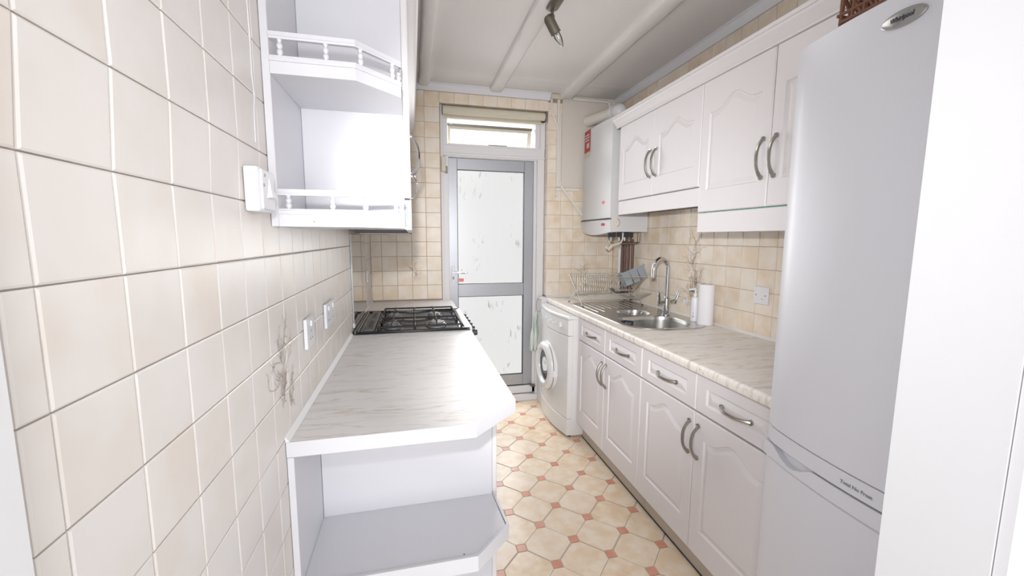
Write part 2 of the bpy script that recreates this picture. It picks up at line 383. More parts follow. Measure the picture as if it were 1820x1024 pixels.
# printed plant sprigs over groups of tiles
def sprig(parent, org, xd, h, wd, seed, dens=16, m=SPRIG):
    rnd = random.Random(seed); b = MB(); xd = Vector(xd); yd = ZP; nd = xd.cross(yd); o = Vector(org)
    def rib(p, q, r):
        d = (q-p); 
        if d.length < 1e-5: return
        s = nd.cross(d).normalized()*r; e = nd*.0006
        b.add([p-s+e, p+s+e, q+s*.6+e, q-s*.6+e], [(0, 1, 2, 3)])
    for k in range(dens):
        x = rnd.gauss(0, .12*wd); y = rnd.random()**1.3*h*.55; ang = rnd.gauss(0, .55); p = o+xd*x+yd*y; L = h*rnd.uniform(.18, .5); n = 7
        for i in range(n):
            ang += rnd.gauss(0, .28); q = p+(xd*math.sin(ang)+yd*math.cos(ang))*(L/n)
            if (q-o).dot(yd) > h: break
            rib(p, q, .0009)
            if rnd.random() < .55:
                a2 = ang+rnd.choice((-1, 1))*rnd.uniform(.5, 1.1); r2 = q+(xd*math.sin(a2)+yd*math.cos(a2))*L*.16
                rib(q, r2, .0006)
                if rnd.random() < .6: rib(r2, r2+(xd*math.sin(a2+.5)+yd*math.cos(a2+.5))*L*.09, .0011)
            p = q
    b.build('printed_sprig', m, parent, smooth=False, stuff=True)
sprig(wl, (0.0006, 1.03, .985), YP, .23, .12, 3, 20, SPRIGL)
sprig(wl, (0.0006, 1.09, .955), YP, .12, .10, 31, 9)
sprig(wb, (.31, D-.0008, 1.045), XP, .20, .14, 4, 14, SPRIGL)
sprig(wb, (1.70, D-.0008, 1.02), XP, .19, .15, 5, 15)
sprig(wr, (W-.0008, 2.16, .99), -YP, .27, .16, 6, 34)
sprig(wr, (W-.0008, 2.19, 1.18), -YP, .30, .14, 8, 20, SPRIGL)
# broken tile edge by the wall cupboard
mb = MB(); ys = [.957, .960, .962, .958, .966, .957, .955]; zs = [1.90, 1.80, 1.776, 1.70, 1.665, 1.63, 1.57]; ws = [.004, .003, .004, .005, .012, .008, .002]
for i in range(6):
    mb.add([(.0012, ys[i], zs[i]), (.0012, ys[i]+ws[i], zs[i]), (.0012, ys[i+1]+ws[i+1], zs[i+1]), (.0012, ys[i+1], zs[i+1]),
            (-.002, ys[i], zs[i]), (-.002, ys[i]+ws[i], zs[i]), (-.002, ys[i+1]+ws[i+1], zs[i+1]), (-.002, ys[i+1], zs[i+1])],
           [(0, 1, 2, 3), (0, 3, 7, 4), (1, 5, 6, 2), (4, 7, 6, 5)])
mb.build('chipped_filler', SEALANT, wl, smooth=False)

# ceiling with boxed ribs
ce = struct('ceiling', MB().box(-.12, 2.08, .26, 3.5, CE, CE+.08), CEIL, 'textured off-white ceiling crossed by boxed ribs', 'ceiling')
def beam(x0, x1, y0, y1, seed, dep=.03):
    rnd = random.Random(seed); b = MB(); n = 40; vs = []; fs = []
    for i in range(n+1):
        y = y0+(y1-y0)*i/n; j1, j2 = rnd.gauss(0, .0022), rnd.gauss(0, .0022)
        vs += [(x0-.006, y, CE+.004), (x0+j1*.6, y, CE-dep*.75), (x0+.014+j1, y, CE-dep), (x1-.014+j2, y, CE-dep), (x1+j2*.6, y, CE-dep*.75), (x1+.006, y, CE+.004)]
    for i in range(n):
        for k in range(5): fs.append((i*6+k, i*6+k+1, (i+1)*6+k+1, (i+1)*6+k))
    fs += [tuple(range(6)), tuple(range(n*6, n*6+6))]
    b.add(vs, fs); b.build('ceiling_rib', CEIL, ce, ang=50)
beam(.375, .445, .4, 3.205, 1); beam(.895, .985, .4, 3.205, 2); beam(1.455, 1.553, .4, 3.205, 3)
mb = MB()   # shallow cross ridge in the plaster
mb.prism([(2.93, CE+.001), (2.98, CE-.005), (3.03, CE+.001)], 'x', .0, W); mb.build('plaster_ridge', CEIL, ce)
cp = [(0, 0), (.012, 0), (.016, .008), (.028, .020), (.034, .036), (.040, .040), (.040, .050), (0, .050)]
struct('trim_2', MB().prism([(D-u, 2.45+v) for u, v in cp], 'x', 0, 1.375), COVE, 'narrow white cornice between the tiles and ceiling over the door', 'trim')
struct('trim_3', MB().prism([(W-u, 2.452+v) for u, v in cp], 'y', .36, D), COVE, 'narrow white cornice along the right wall above the cupboards', 'trim')

# floor
fl = struct('floor', MB().box(-.12, 2.08, -1.2, 3.55, -.06, -.0022), [UNDER], 'vinyl floor patterned with cream octagons and small terracotta squares', 'floor')
MB().box(.3, 1.5, .8, 3.36, -.003, -.0016).build('joint_layer', VGROUT, fl, smooth=False)
s2 = .021; g = .0012; q = .125
octp = [(q-g, -(s2)+g), (q-g, s2-g), (s2-g, q-g), (-s2+g, q-g), (-q+g, s2-g), (-q+g, -s2+g), (-s2+g, -q+g), (s2-g, -q+g)]
# octagon with four short sides against the dots
e_ = q-s2
octp = [(e_-g, -s2+.0), (e_-g, s2), (s2, e_-g), (-s2, e_-g), (-e_+g, s2), (-e_+g, -s2), (-s2, -e_+g), (s2, -e_+g)]
octp = [(x*.985, y*.985) for x, y in octp]
def flat(poly, top=0.0, h=.0018, c=.0012):
    n = len(poly); cx = sum(p[0] for p in poly)/n; cy = sum(p[1] for p in poly)/n
    inn = [(p[0]-(p[0]-cx)*c*9, p[1]-(p[1]-cy)*c*9) for p in poly]
    return [(x, y, top-h) for x, y in poly]+[(x, y, top) for x, y in inn], [tuple(range(n, 2*n))]+[(i, (i+1) % n, n+(i+1) % n, n+i) for i in range(n)]
def shared(name, vf, m):
    me = bpy.data.meshes.new(name); me.from_pydata(vf[0], [], vf[1]); me.materials.append(m); me.update(); return me
def clip_poly(poly, x0, x1, y0, y1):
    for ax, lim, sg in ((0, x0, 1), (0, x1, -1), (1, y0, 1), (1, y1, -1)):
        out = []
        for i in range(len(poly)):
            a, b = poly[i], poly[(i+1) % len(poly)]; da, db = (a[ax]-lim)*sg, (b[ax]-lim)*sg
            if da >= 0: out.append(a)
            if da*db < 0: tt = da/(da-db); out.append((a[0]+(b[0]-a[0])*tt, a[1]+(b[1]-a[1])*tt))
        poly = out
        if not poly: break
    return poly
mo = shared('octagon_tile', flat(octp), OCTA); md = shared('square_tile', flat([(-s2+g, -s2+g), (s2-g, -s2+g), (s2-g, s2-g), (-s2+g, s2-g)]), DIAM)
X0, X1, Y0, Y1 = .34, 1.47, .82, 3.352
for k in range(-1, 10):
    for m_ in range(-6, 12):
        x = 1.372-.125*k; y = 2.272-.25*m_+(.122 if k % 2 else 0)
        for (px, py, me, poly, nm) in ((x, y, md, [(-s2+g, -s2+g), (s2-g, -s2+g), (s2-g, s2-g), (-s2+g, s2-g)], 'square_tile'), (x, y-.125, mo, octp, 'octagon_tile')):
            full = [(px+a, py+b) for a, b in poly]; cl = clip_poly(full, X0, X1, Y0, Y1)
            if len(cl) < 3: continue
            ar = abs(sum(cl[i][0]*cl[(i+1) % len(cl)][1]-cl[(i+1) % len(cl)][0]*cl[i][1] for i in range(len(cl))))/2
            if ar < 2e-5: continue
            if all(abs(a[0]-b[0]) < 1e-6 and abs(a[1]-b[1]) < 1e-6 for a, b in zip(cl, full)) and len(cl) == len(full):
                o = bpy.data.objects.new(nm, me); o.location = (px, py, 0)
            else:
                o = bpy.data.objects.new(nm, shared(nm, flat([(a-px, b-py) for a, b in cl]), OCTA if nm[0] == 'o' else DIAM)); o.location = (px, py, 0)
            COL.objects.link(o); o.parent = fl

# front partition and door lining next to the camera
mb = MB().box(.868, 2.08, .26, .36, 0, CE).box(-.12, .868, .26, .36, 2.06, CE)
struct('wall_front', mb, [PVCW], 'white painted wall end at the right of the kitchen doorway', 'wall')
struct('trim_4', MB().box(-.12, .02, .26, .36, 0, 2.06, .002), PVCW, 'white door lining at the far left edge beside the tiles', 'trim')
mb = MB().prism([(.870, .259), (.870, .249), (.884, .243), (.893, .238), (.925, .236), (.930, .240), (.932, .259)], 'z', 0, 2.1)
struct('trim_5', mb, PVCW, 'moulded white architrave at the right edge of the doorway', 'trim')
struct('trim_6', MB().box(.933, 2.0, .250, .259, 0, CE), HALL, 'greenish cream hallway wall face beside the architrave', 'trim')

# ---------------------------------------------------------------- back door, window over it, frame
dr = thing('door_1', (.93, DF, 0), 'half glazed aluminium back door with two obscured panes', 'door', kind='structure')
fx0, fx1 = .520, 1.364
f = MB()
f.box(.524, .586, DF-.06, DF+.05, .03, 2.005, .003)           # left post
f.box(.524, .545, DF-.085, DF-.06, .0, 2.37, .002)
f.build('frame_post', PVCW, dr)
f = MB().box(1.280, 1.362, DF-.03, DF+.05, .03, 2.005, .003).box(1.302, 1.362, DF-.055, DF-.03, .0, 2.10, .004); f.build('frame_post', PVCW, dr)
f = MB().box(.524, 1.362, DF-.05, DF+.05, 2.002, 2.088, .003).box(.546, 1.362, DF-.062, DF-.05, 2.012, 2.030, .003); f.build('frame_head', PVCW, dr)
st = MB().box(.588, .656, DF-.012, DF+.03, .125, 2.0, .002); st.build('stile', ALU, dr)
st = MB().box(1.205, 1.279, DF-.012, DF+.03, .125, 2.0, .002); st.build('stile', ALU, dr)
for z0, z1 in ((1.915, 2.0), (.905, 1.006), (.125, .216)):
    MB().box(.657, 1.204, DF-.010, DF+.028, z0, z1, .002).build('rail', ALU, dr)
for z0, z1 in ((1.006, 1.915), (.216, .905)):                 # black gaskets round the panes
    b = MB(); e = .004
    b.box(.656, .656+e, DF-.004, DF+.02, z0, z1).box(1.205-e, 1.205, DF-.004, DF+.02, z0, z1).box(.66, 1.2, DF-.004, DF+.02, z1-e, z1).box(.66, 1.2, DF-.004, DF+.02, z0, z0+e)
    b.build('gasket', DARKGAP, dr, smooth=False)
MB().box(.659, 1.202, DF+.006, DF+.010, 1.009, 1.912).build('pane', PANE1, dr, smooth=False)
MB().box(.659, 1.202, DF+.006, DF+.010, .219, .902).build('pane', PANE2, dr, smooth=False)
h = MB().box(.604, .630, DF-.024, DF-.012, 1.015, 1.155, .003).build('handle_plate', PLAST, dr)
MB().cyl((.617, DF-.024, 1.106), (.617, DF-.055, 1.106), .0075, 12).tube([(.617, DF-.052, 1.106), (.66, DF-.056, 1.104), (.71, DF-.056, 1.100)], [.008, .007, .006], 10).build('lever', CHROME, h)
MB().cyl((.617, DF-.0235, 1.063), (.617, DF-.030, 1.063), .007, 12).box(.6145, .6195, DF-.030, DF-.024, 1.046, 1.060).build('keyhole', INKG, h)
MB().box(.664, .703, DF-.002, DF+.005, 1.028, 1.055, .001).build('red_label', REDL, dr)
# cream alarm contact and latch at the upper left of the frame
MB().box(.528, .562, DF-.11, DF-.062, 1.88, 1.99, .004).build('alarm_contact', OLDW, dr)
MB().box(.563, .578, DF-.075, DF-.06, 1.873, 1.925, .001).build('latch', BRONZE, dr)
# threshold
MB().box(.524, 1.362, DF-.03, DF+.06, .055, .118, .004).box(.524, 1.362, DF-.075, DF-.03, .0, .052, .004).build('sill', PVCW, dr)
MB().box(.524, 1.362, DF-.034, DF-.030, .050, .056).box(.588, 1.279, DF-.011, DF+.02, .118, .124).build('sill_gap', DARKGAP, dr, smooth=False)
MB().box(1.262, 1.300, DF-.075, DF-.02, .118, .130, .002).build('door_bolt', BRONZE, dr)

wn = thing('window_1', (.93, DF, 2.09), 'narrow top hung vent window tilted open over the door', 'window', kind='structure')
f = MB().box(.524, .582, DF-.05, DF+.05, 2.087, 2.37, .003).box(1.283, 1.322, DF-.05, DF+.05, 2.087, 2.37, .003).box(1.322, 1.362, DF-.06, DF+.05, 2.087, 2.37, .003)
f.box(.582, 1.283, DF-.05, DF+.05, 2.285, 2.37, .003).box(.582, 1.283, DF-.05, DF+.05, 2.087, 2.102, .003)
f.build('window_frame', PVCW, wn)
# sash hinged at its top, its bottom pushed outwards
a = math.radians(13); hy, hz = DF+.03, 2.250; Ls = .162
def sp(u, s, n):  # u = x, s = distance down the sash, n = outwards thickness
    return (u, hy+s*math.sin(a)+n*math.cos(a), hz-s*math.cos(a)+n*math.sin(a))
def sbox(b, u0, u1, s0, s1, n0, n1):
    c = [sp(u, s, n) for u in (u0, u1) for s in (s0, s1) for n in (n0, n1)]
    b.add(c, [(0, 1, 3, 2), (4, 6, 7, 5), (0, 4, 5, 1), (2, 3, 7, 6), (0, 2, 6, 4), (1, 5, 7, 3)])
b = MB(); sbox(b, .592, 1.272, 0, .022, 0, .02); sbox(b, .592, .612, .022, Ls, 0, .02); sbox(b, 1.240, 1.272, .022, Ls, 0, .02); sbox(b, .612, 1.240, Ls-.008, Ls, 0, .02)
sh_ = b.build('sash', OLDW, wn)
b = MB(); sbox(b, .588, 1.276, -.020, 0, -.010, .022); b.build('head_bar', BRONZE, sh_, smooth=False)
b = MB(); sbox(b, .612, 1.240, .022, Ls-.008, .008, .012); b.build('pane', CLEAR, sh_, smooth=False)
MB().tube([(.955, DF-.02, 2.104), (.975, DF+.02, 2.125), (.99, DF+.05, 2.15)], .0025, 6).tube([(.90, DF-.045, 2.105), (1.05, DF-.045, 2.105)], .003, 6).build('stay_arm', BRONZE, wn)
MB().tube([(.595, DF-.03, 2.255), (.61, DF-.04, 2.248), (.63, DF-.035, 2.252), (.632, DF-.02, 2.262)], .004, 6).build('catch', OLDW, wn)

rb = thing('roller_blind', (.95, DF-.08, 2.30), 'rolled up cream roller blind above the vent window', 'blind')
MB().cyl((.545, DF-.085, 2.335), (1.345, DF-.085, 2.335), .031, 20).build('rolled_fabric', BLIND, rb)
MB().box(.545, 1.345, DF-.060, DF-.054, 2.292, 2.335).box(.545, 1.345, DF-.066, DF-.050, 2.284, 2.298, .002).build('fabric_end', BLIND, rb)
for x0 in (.5405, 1.3455):
    MB().box(x0, x0+.004, DF-.118, DF-.055, 2.295, 2.369, .001).cyl((x0, DF-.085, 2.335), (x0+.004, DF-.085, 2.335), .018, 12).build('bracket', BRONZE, rb)

# ---------------------------------------------------------------- cabinet doors with arched panels
def door_panel(name, parent, org, ud, w, h, m, mg=(.055, .105, .10), arch=.035, th=.018, label=None):
    """org: lower corner of the back face; ud: width direction; normal = ud x Z. mg = side, bottom, top margins"""
    ud = Vector(ud); nd = ud.cross(ZP); o = Vector(org); b = MB()
    sm, bm_, tm = mg; L, Rr = sm, w-sm; ys = h-tm-arch
    pts = [(L, bm_), (Rr, bm_), (Rr, ys)]
    n = 18 if arch > 0 else 1
    for i in range(1, n):
        s = 1-2*i/n; k = min(1, abs(s)/.76)
        if abs(s) > .78 and arch > 0: continue
        pts.append(((L+Rr)/2+s*(Rr-L)/2, ys+arch*(0.5+0.5*math.cos(math.pi*k))))
    pts.append((L, ys))
    N_ = len(pts)
    def off(P, d):
        out = []
        for i in range(len(P)):
            p0, p1, p2 = Vector(P[i-1]), Vector(P[i]), Vector(P[(i+1) % len(P)])
            e1 = (p1-p0).normalized(); e2 = (p2-p1).normalized(); n1 = Vector((-e1.y, e1.x)); n2 = Vector((-e2.y, e2.x))
            mm = (n1+n2); mm = mm/max(.4, mm.dot(n1)) if mm.length > 1e-6 else n1
            out.append((p1.x+mm.x*d, p1.y+mm.y*d))
        return out
    c = .004
    outer = []
    for i, (x, y) in enumerate(pts):
        if i == 0: outer.append((0, 0))
        elif i == 1: outer.append((w, 0))
        elif i == 2: outer.append((w, h))
        elif i == N_-1: outer.append((0, h))
        else: outer.append((x, h))
    ins = lambda P: [(min(max(x, c), w-c), min(max(y, c), h-c)) for x, y in P]
    loops = [(outer, 0), (outer, th-c), (ins(outer), th), (pts, th), (off(pts, .005), th-.0065), (off(pts, .009), th-.007), (off(pts, .029), th-.0005)]
    vs = []; fs = []
    for P, d in loops: vs += [o+ud*x+ZP*y+nd*d for x, y in P]
    for a_ in range(len(loops)-1):
        for i in range(N_): fs.append((a_*N_+i, a_*N_+(i+1) % N_, (a_+1)*N_+(i+1) % N_, (a_+1)*N_+i))
    fs.append(tuple(reversed(range(N_)))); fs.append(tuple((len(loops)-1)*N_+i for i in range(N_)))
    b.add(vs, fs); return b.build(name, m, parent, ang=9, label=label)
def handle(parent, c, along, nd, L=.14, m=NICKEL, out=.03):
    """bow handle centred at c on the door face"""
    c, al, nd = Vector(c), Vector(along), Vector(nd); b = MB(); P = []; Rr = []
    for i in range(13):
        s = -1+2*i/12; d = out*(1-abs(s)**2.6)*.92+.004
        P.append(c+al*(s*(L/2-.004))+nd*d); Rr.append(.0062 if abs(s) < .75 else .0072)
    b.tube(P, Rr, 8)
    for s in (-1, 1): b.cyl(c+al*s*(L/2-.004), c+al*s*(L/2-.004)+nd*.007, .0095, 12)
    return b.build('handle', m, parent)

MY = -YP
# right base cabinets
def base_cab(y0, y1, label):
    t = thing('base_cabinet', (1.67, (y0+y1)/2, 0), label, 'cabinet', 'white base cabinets under the sink worktop')
    MB().box(1.405, 1.42, y0+.001, y1-.001, .10, .858).box(1.42, 1.95, y0+.001, y0+.018, .10, .858).box(1.42, 1.95, y1-.018, y1-.001, .10, .858).box(1.42, 1.95, y0+.018, y1-.018, .10, .118).box(1.935, 1.95, y0+.018, y1-.018, .118, .70).build('carcass', DOORW, t)
    MB().box(1.43, 1.445, y0+.001, y1-.001, .003, .10).build('plinth', PLINTH, t)
    MB().box(1.426, 1.4295, y0+.001, y1-.001, .0005, .006).build('plinth_seal', DARKGAP, t, smooth=False)
    ym = (y0+y1)/2
    for (a, b_, hy_) in ((y1, ym, ym+.027), (ym, y0, ym-.027)):
        d = door_panel('door', t, (1.398, a-.0018, .112), MY, (a-b_)-.0036, .586, DOORW, (.055, .110, .05), .045)
        handle(d, (1.38, hy_, .585), ZP, -XP)
        w_ = door_panel('drawer', t, (1.398, a-.0018, .7055), MY, (a-b_)-.0036, .148, DOORW, (.055, .040, .042), 0)
        handle(w_, (1.38, (a+b_)/2-.01, .777), YP, -XP)
    return t
base_cab(1.7605, 2.5605, 'white double base cabinet nearest the washing machine with bow handles')
base_cab(.9605, 1.7595, 'white double base cabinet nearest the fridge with bow handles')

# right worktop with the cut-out for the sink
def rrect(x0, x1, y0, y1, rs, n=10):
    out = []
    for (cx, cy, a0, r) in ((x1-rs[0], y0+rs[0], -90, rs[0]), (x1-rs[1], y1-rs[1], 0, rs[1]), (x0+rs[2], y1-rs[2], 90, rs[2]), (x0+rs[3], y0+rs[3], 180, rs[3])):
        for i in range(n+1):
            a_ = math.radians(a0+90*i/n); out.append((cx+r*math.cos(a_), cy+r*math.sin(a_)))
    return out
def holed(b, outer, holes, z):
    bm = bmesh.new()
    def lp(P):
        vs = [bm.verts.new((x, y, z)) for x, y in P]
        return [bm.edges.new((vs[i], vs[(i+1) % len(vs)])) for i in range(len(vs))]
    ed = lp(outer)
    for h_ in holes: ed += lp(h_)
    bmesh.ops.triangle_fill(bm, use_beauty=True, use_dissolve=False, edges=ed)
    b.addbm(bm)
def wallring(b, P, z0, z1):
    n = len(P); b.add([(x, y, z0) for x, y in P]+[(x, y, z1) for x, y in P], [(i, (i+1) % n, n+(i+1) % n, n+i) for i in range(n)])
sink_out = rrect(1.43, 1.944, 1.895, 2.865, (.19, .05, .09, .21), 12)
cut = rrect(1.45, 1.925, 1.915, 2.845, (.18, .04, .08, .19), 12)
b = MB(); X0w, X1w, Y0w, Y1w = 1.372, 1.955, .958, 3.225
holed(b, [(X0w, Y0w), (X1w, Y0w), (X1w, Y1w), (X0w, Y1w)], [cut], .90)
holed(b, [(X0w, Y0w), (X1w, Y0w), (X1w, Y1w), (X0w, Y1w)], [cut], .862)
wallring(b, cut, .862, .90)
b.add([(X1w, Y0w, .862), (X1w, Y1w, .862), (X1w, Y1w, .9), (X1w, Y0w, .9)], [(0, 1, 2, 3)])
prof = [(1.372, .9)]+[(1.372-.012*math.sin(math.radians(a_)), .888+.012*math.cos(math.radians(a_))) for a_ in (22, 45, 67, 90)]+[(1.36, .870), (1.363, .864), (1.372, .862)]
n = len(prof); b.add([(x, Y0w, z) for x, z in prof]+[(x, Y1w, z) for x, z in prof], [(i, i+1, n+i+1, n+i) for i in range(n-1)]+[tuple(range(n)), tuple(range(n, 2*n))])
for xx in (Y0w, Y1w): b.add([(1.372, xx, .862), (X1w, xx, .862), (X1w, xx, .9), (1.372, xx, .9)], [(0, 1, 2, 3)])
wt = b.build('sink_worktop', LAMR, None, ang=40); tag(wt, 'long cream marble effect worktop holding the steel sink', 'worktop')
sl = MB().prism([(1.9595, .9), (1.9595, .912), (1.951, .9015), (1.951, .9)], 'y', .96, 3.22).prism([(3.2295, .9), (3.2295, .912), (3.221, .9015), (3.221, .9)], 'x', 1.37, 1.95)
sl.build('sealant_bead', SEALANT, wt)

# sink
sk = thing('sink', (1.69, 2.38, .9), 'stainless steel one and a half bowl sink with ribbed drainer', 'sink')
z_ = .9045
bowl = rrect(1.462, 1.845, 1.925, 2.262, (.16, .10, .10, .16), 12)
small = rrect(1.590, 1.792, 2.305, 2.500, (.07, .07, .07, .07), 10)
b = MB(); holed(b, sink_out, [bowl, small], z_)
def sc(P, k, dx=0, dy=0):
    cx = sum(p[0] for p in P)/len(P); cy = sum(p[1] for p in P)/len(P); return [(cx+(x-cx)*k+dx, cy+(y-cy)*k+dy) for x, y in P]
def ringz(b, P0, z0, P1, z1):
    n = len(P0); b.add([(x, y, z0) for x, y in P0]+[(x, y, z1) for x, y in P1], [(i, (i+1) % n, n+(i+1) % n, n+i) for i in range(n)])
ringz(b, sink_out, z_, sc(sink_out, 1.006), .9008)
b.build('deck', STEEL, sk, ang=30)
def basin(P, dep, nm):
    b = MB(); seq = [(1, 0), (.985, .004), (.965, .02), (.94, dep*.6), (.90, dep*.88), (.80, dep*.98), (.5, dep)]
    for (k0, d0), (k1, d1) in zip(seq[:-1], seq[1:]): ringz(b, sc(P, k0), z_-d0, sc(P, k1), z_-d1)
    Q = sc(P, .5); b.add([(x, y, z_-dep) for x, y in Q], [tuple(range(len(Q)))])
    o = b.build(nm, STEEL, sk, ang=60)
    cx = sum(p[0] for p in P)/len(P); cy = sum(p[1] for p in P)/len(P)
    MB().lathe([(.036, 0), (.034, .003), (.02, .002), (.001, .001)], (cx, cy, z_-dep+.0005), ZP, 20).build('waste', CHROME, o)
    return o
bw = basin(bowl, .155, 'bowl'); basin(small, .09, 'half_bowl')
for i in range(9):   # drainer ribs
    x = 1.475+.048*i; MB().tube([(x, 2.56 if x > 1.55 and x < 1.83 else 2.46, z_+.0006), (x+.004, 2.82 if x > 1.52 else 2.76, z_+.0006)], .0028, 6).build('drainer_rib', STEEL, sk)
# black label stuck on the inside of the main bowl (far side)
lb = MB().obox((1.572, 2.243, .868), (XP*.98-ZP*.18, ZP*.98+XP*.18, YP), (.034, .017, .0012), .0004).build('care_label', INK, bw)
for i, x in enumerate((-.018, -.008, .003, .013)):
    MB().obox((1.572+x*.98, 2.241, .868-x*.18+.002*(i % 2)), (XP, ZP, YP), (.0036, .0045, .0006)).build('label_mark', BURN, lb, smooth=False)

# tap
tp = thing('mixer_tap', (1.85, 2.275, .9045), 'chrome swan neck mixer tap with two paddle levers', 'tap')
MB().lathe([(.027, 0), (.027, .006), (.022, .010), (.022, .105), (.016, .112), (.014, .118)], (1.85, 2.275, .905), ZP, 24).build('tap_body', CHROME, tp)
P = [(1.85, 2.275, 1.02)]+[(1.85, 2.275, z) for z in (1.08, 1.15)]
for i in range(0, 11):
    a_ = math.pi*i/10; P.append((1.79+.060*math.cos(a_), 2.275-.03*(1-math.cos(a_))*.5, 1.195+.065*math.sin(a_)))
P += [(1.729, 2.245, 1.165), (1.727, 2.245, 1.145)]
MB().tube(P, .0125, 16).build('spout', CHROME, tp)
MB().cyl((1.80, 2.275, .99), (1.90, 2.275, .99), .012, 14).build('cross_arm', CHROME, tp)
for s, x in ((-1, 1.796), (1, 1.908)):
    b = MB(); b.tube([(x, 2.275, .978), (x+s*.002, 2.272, 1.0), (x+s*.012, 2.262, 1.045), (x+s*.014, 2.258, 1.062)], [.013, .015, .012, .009], 12, flat=.6); b.build('lever', CHROME, tp)

# dish rack
rk = thing('dish_rack', (1.67, 2.75, .905), 'folding wire dish rack standing on the sink drainer', 'dish rack')
xa, xb = 1.437, 1.893
zc = 1.0
def seg(p, q, r=.0022, n=6): return (p, q, r, n)
for x in (xa, xb):
    MB().tube([(x, 2.625, .9145), (x, 2.895, 1.118)], .0034, 8).tube([(x, 2.885, .9145), (x, 2.585, 1.117)], .0034, 8).build('cross_leg', WIRE, rk)
for x in (xa, xb):
    for y in (2.625, 2.885): MB().cyl((x, y, .9065), (x, y, .918), .0058, 8).build('rubber_foot', BLKP, rk)
MB().tube([(xa, 2.895, 1.118), (xb, 2.895, 1.118)], .0034, 8).build('top_rail', WIRE, rk)
MB().tube([(xa, 2.585, 1.117), (xb, 2.585, 1.117)], .0034, 8).build('top_rail', WIRE, rk)
b = MB()
for y, z in ((2.742, 1.002), (2.765, 1.002), (2.66, .953), (2.85, .953)): b.tube([(xa, y, z), (xb, y, z)], .0026, 6)
n = 26
for i in range(n+1):
    x = xa+(xb-xa)*i/n; lean = .05
    b.tube([(x, 2.585, 1.117), (min(xb, x+lean), 2.742, 1.002)], .0019, 5); b.tube([(x, 2.895, 1.118), (max(xa, x-lean), 2.765, 1.002)], .0019, 5)
b.build('plate_wires', WIRE, rk, stuff=True)
b = MB(); b.tube([(xa+.01, 2.535, 1.008), (xb+.01, 2.535, 1.008)], .0028, 6)
for x in (xa, xb): b.tube([(x, 2.66, .953), (x+.01, 2.535, 1.008)], .003, 6)
for i in range(n+1):
    x = xa+(xb-xa)*i/n; b.tube([(x, 2.66, .953), (x+.01, 2.535, 1.008)], .0019, 5); b.tube([(x, 2.66, .953), (x, 2.85, .953)], .0019, 5)
b.build('lower_wires', WIRE, rk, stuff=True)

# grey cutlery box leaning in the rack
tr = thing('cutlery_tray', (1.83, 2.70, 1.03), 'grey plastic cutlery tray tilted on the right end of the rack', 'tray')
cT = Vector((1.832, 2.668, 1.120)); ax = Vector((.178, 0, .066)).normalized(); az = Vector((-.33, .30, .88)); az = (az-ax*az.dot(ax)).normalized(); ay = az.cross(ax)
def tb(b, x0, x1, y0, y1, z0, z1, tp_=0): 
    vs = [(x0+tp_, y0+tp_, z0), (x1-tp_, y0+tp_, z0), (x1-tp_, y1-tp_, z0), (x0+tp_, y1-tp_, z0), (x0, y0, z1), (x1, y0, z1), (x1, y1, z1), (x0, y1, z1)]
    b.add([cT+ax*v[0]+ay*v[1]+az*v[2] for v in vs], [(0, 3, 2, 1), (0, 1, 5, 4), (1, 2, 6, 5), (2, 3, 7, 6), (3, 0, 4, 7), (4, 5, 6, 7)])
b = MB()
for i in range(3): tb(b, -.090+.061*i, -.090+.061*i+.0595, -.036, .036, -.055, .035, .005)
b.build('compartment', GREYP, tr)
b = MB(); tb(b, -.097, .099, -.042, .042, .035, .043); b.build('rim', GREYP, tr)
# black utensils in the rack
for i, (x, y) in enumerate(((1.76, 2.70), (1.79, 2.73))):
    u = thing('serving_spoon', (x, y, .96), ('black plastic spoon lying low in the dish rack', 'black plastic spoon lying behind the other in the dish rack')[i], 'utensil', 'black utensils in the rack')
    MB().tube([(x-.07, y+.04, 1.02), (x, y, .975), (x+.03, y-.02, .965)], .004, 8).build('stem', BLKP, u)
    MB().tube([(x+.028, y-.02, .966), (x+.04, y-.026, .964), (x+.06, y-.036, .963), (x+.075, y-.042, .963)], [.006, .017, .020, .008], 12, flat=.35).build('spoon_bowl', BLKP, u)

# kitchen roll, soap bottle, hook, blank plate
kr = thing('kitchen_roll', (1.905, 1.985, .9), 'white kitchen paper roll standing at the wall beside the sink', 'paper roll')
MB().lathe([(.012, 0), (.041, 0), (.042, .003), (.042, .225), (.040, .228), (.020, .228), (.019, .22)], (1.905, 1.985, .9012), ZP, 32).build('paper', PAPER, kr)
MB().lathe([(.0185, 0), (.0185, .229), (.016, .229), (.016, .002)], (1.905, 1.985, .9015), ZP, 20).build('core', OLDW, kr)
sb_ = thing('soap_bottle', (1.893, 2.065, .905), 'slim white pump soap bottle between the tap and paper roll', 'bottle')
MB().lathe([(.020, 0), (.022, .004), (.022, .125), (.018, .138), (.009, .144), (.009, .15)], (1.893, 2.062, .9055), ZP, 20).build('bottle_body', PLAST, sb_)
MB().lathe([(.011, 0), (.011, .014), (.005, .016), (.005, .034)], (1.893, 2.062, 1.055), ZP, 14).tube([(1.893, 2.062, 1.092), (1.87, 2.068, 1.092), (1.855, 2.072, 1.088)], [.007, .006, .004], 10).build('pump', PLAST, sb_)
for k_ in range(5):
    MB().obox((1.8745+.001*k_, 2.052+.001*k_, .935+.018*k_), (YP, ZP, XP), (.005, .0045, .0006)).build('printed_leaf', RED, sb_, smooth=False)
hk = thing('wall_hook', (1.953, 2.235, 1.0), 'small white plastic stick-on hook on the tiles behind the tap', 'hook')
MB().tube([(1.957, 2.235+.017*math.cos(a_), .998+.021*math.sin(a_)) for a_ in [2*math.pi*i/16 for i in range(17)]], .0032, 8).build('ring', PLAST, hk)
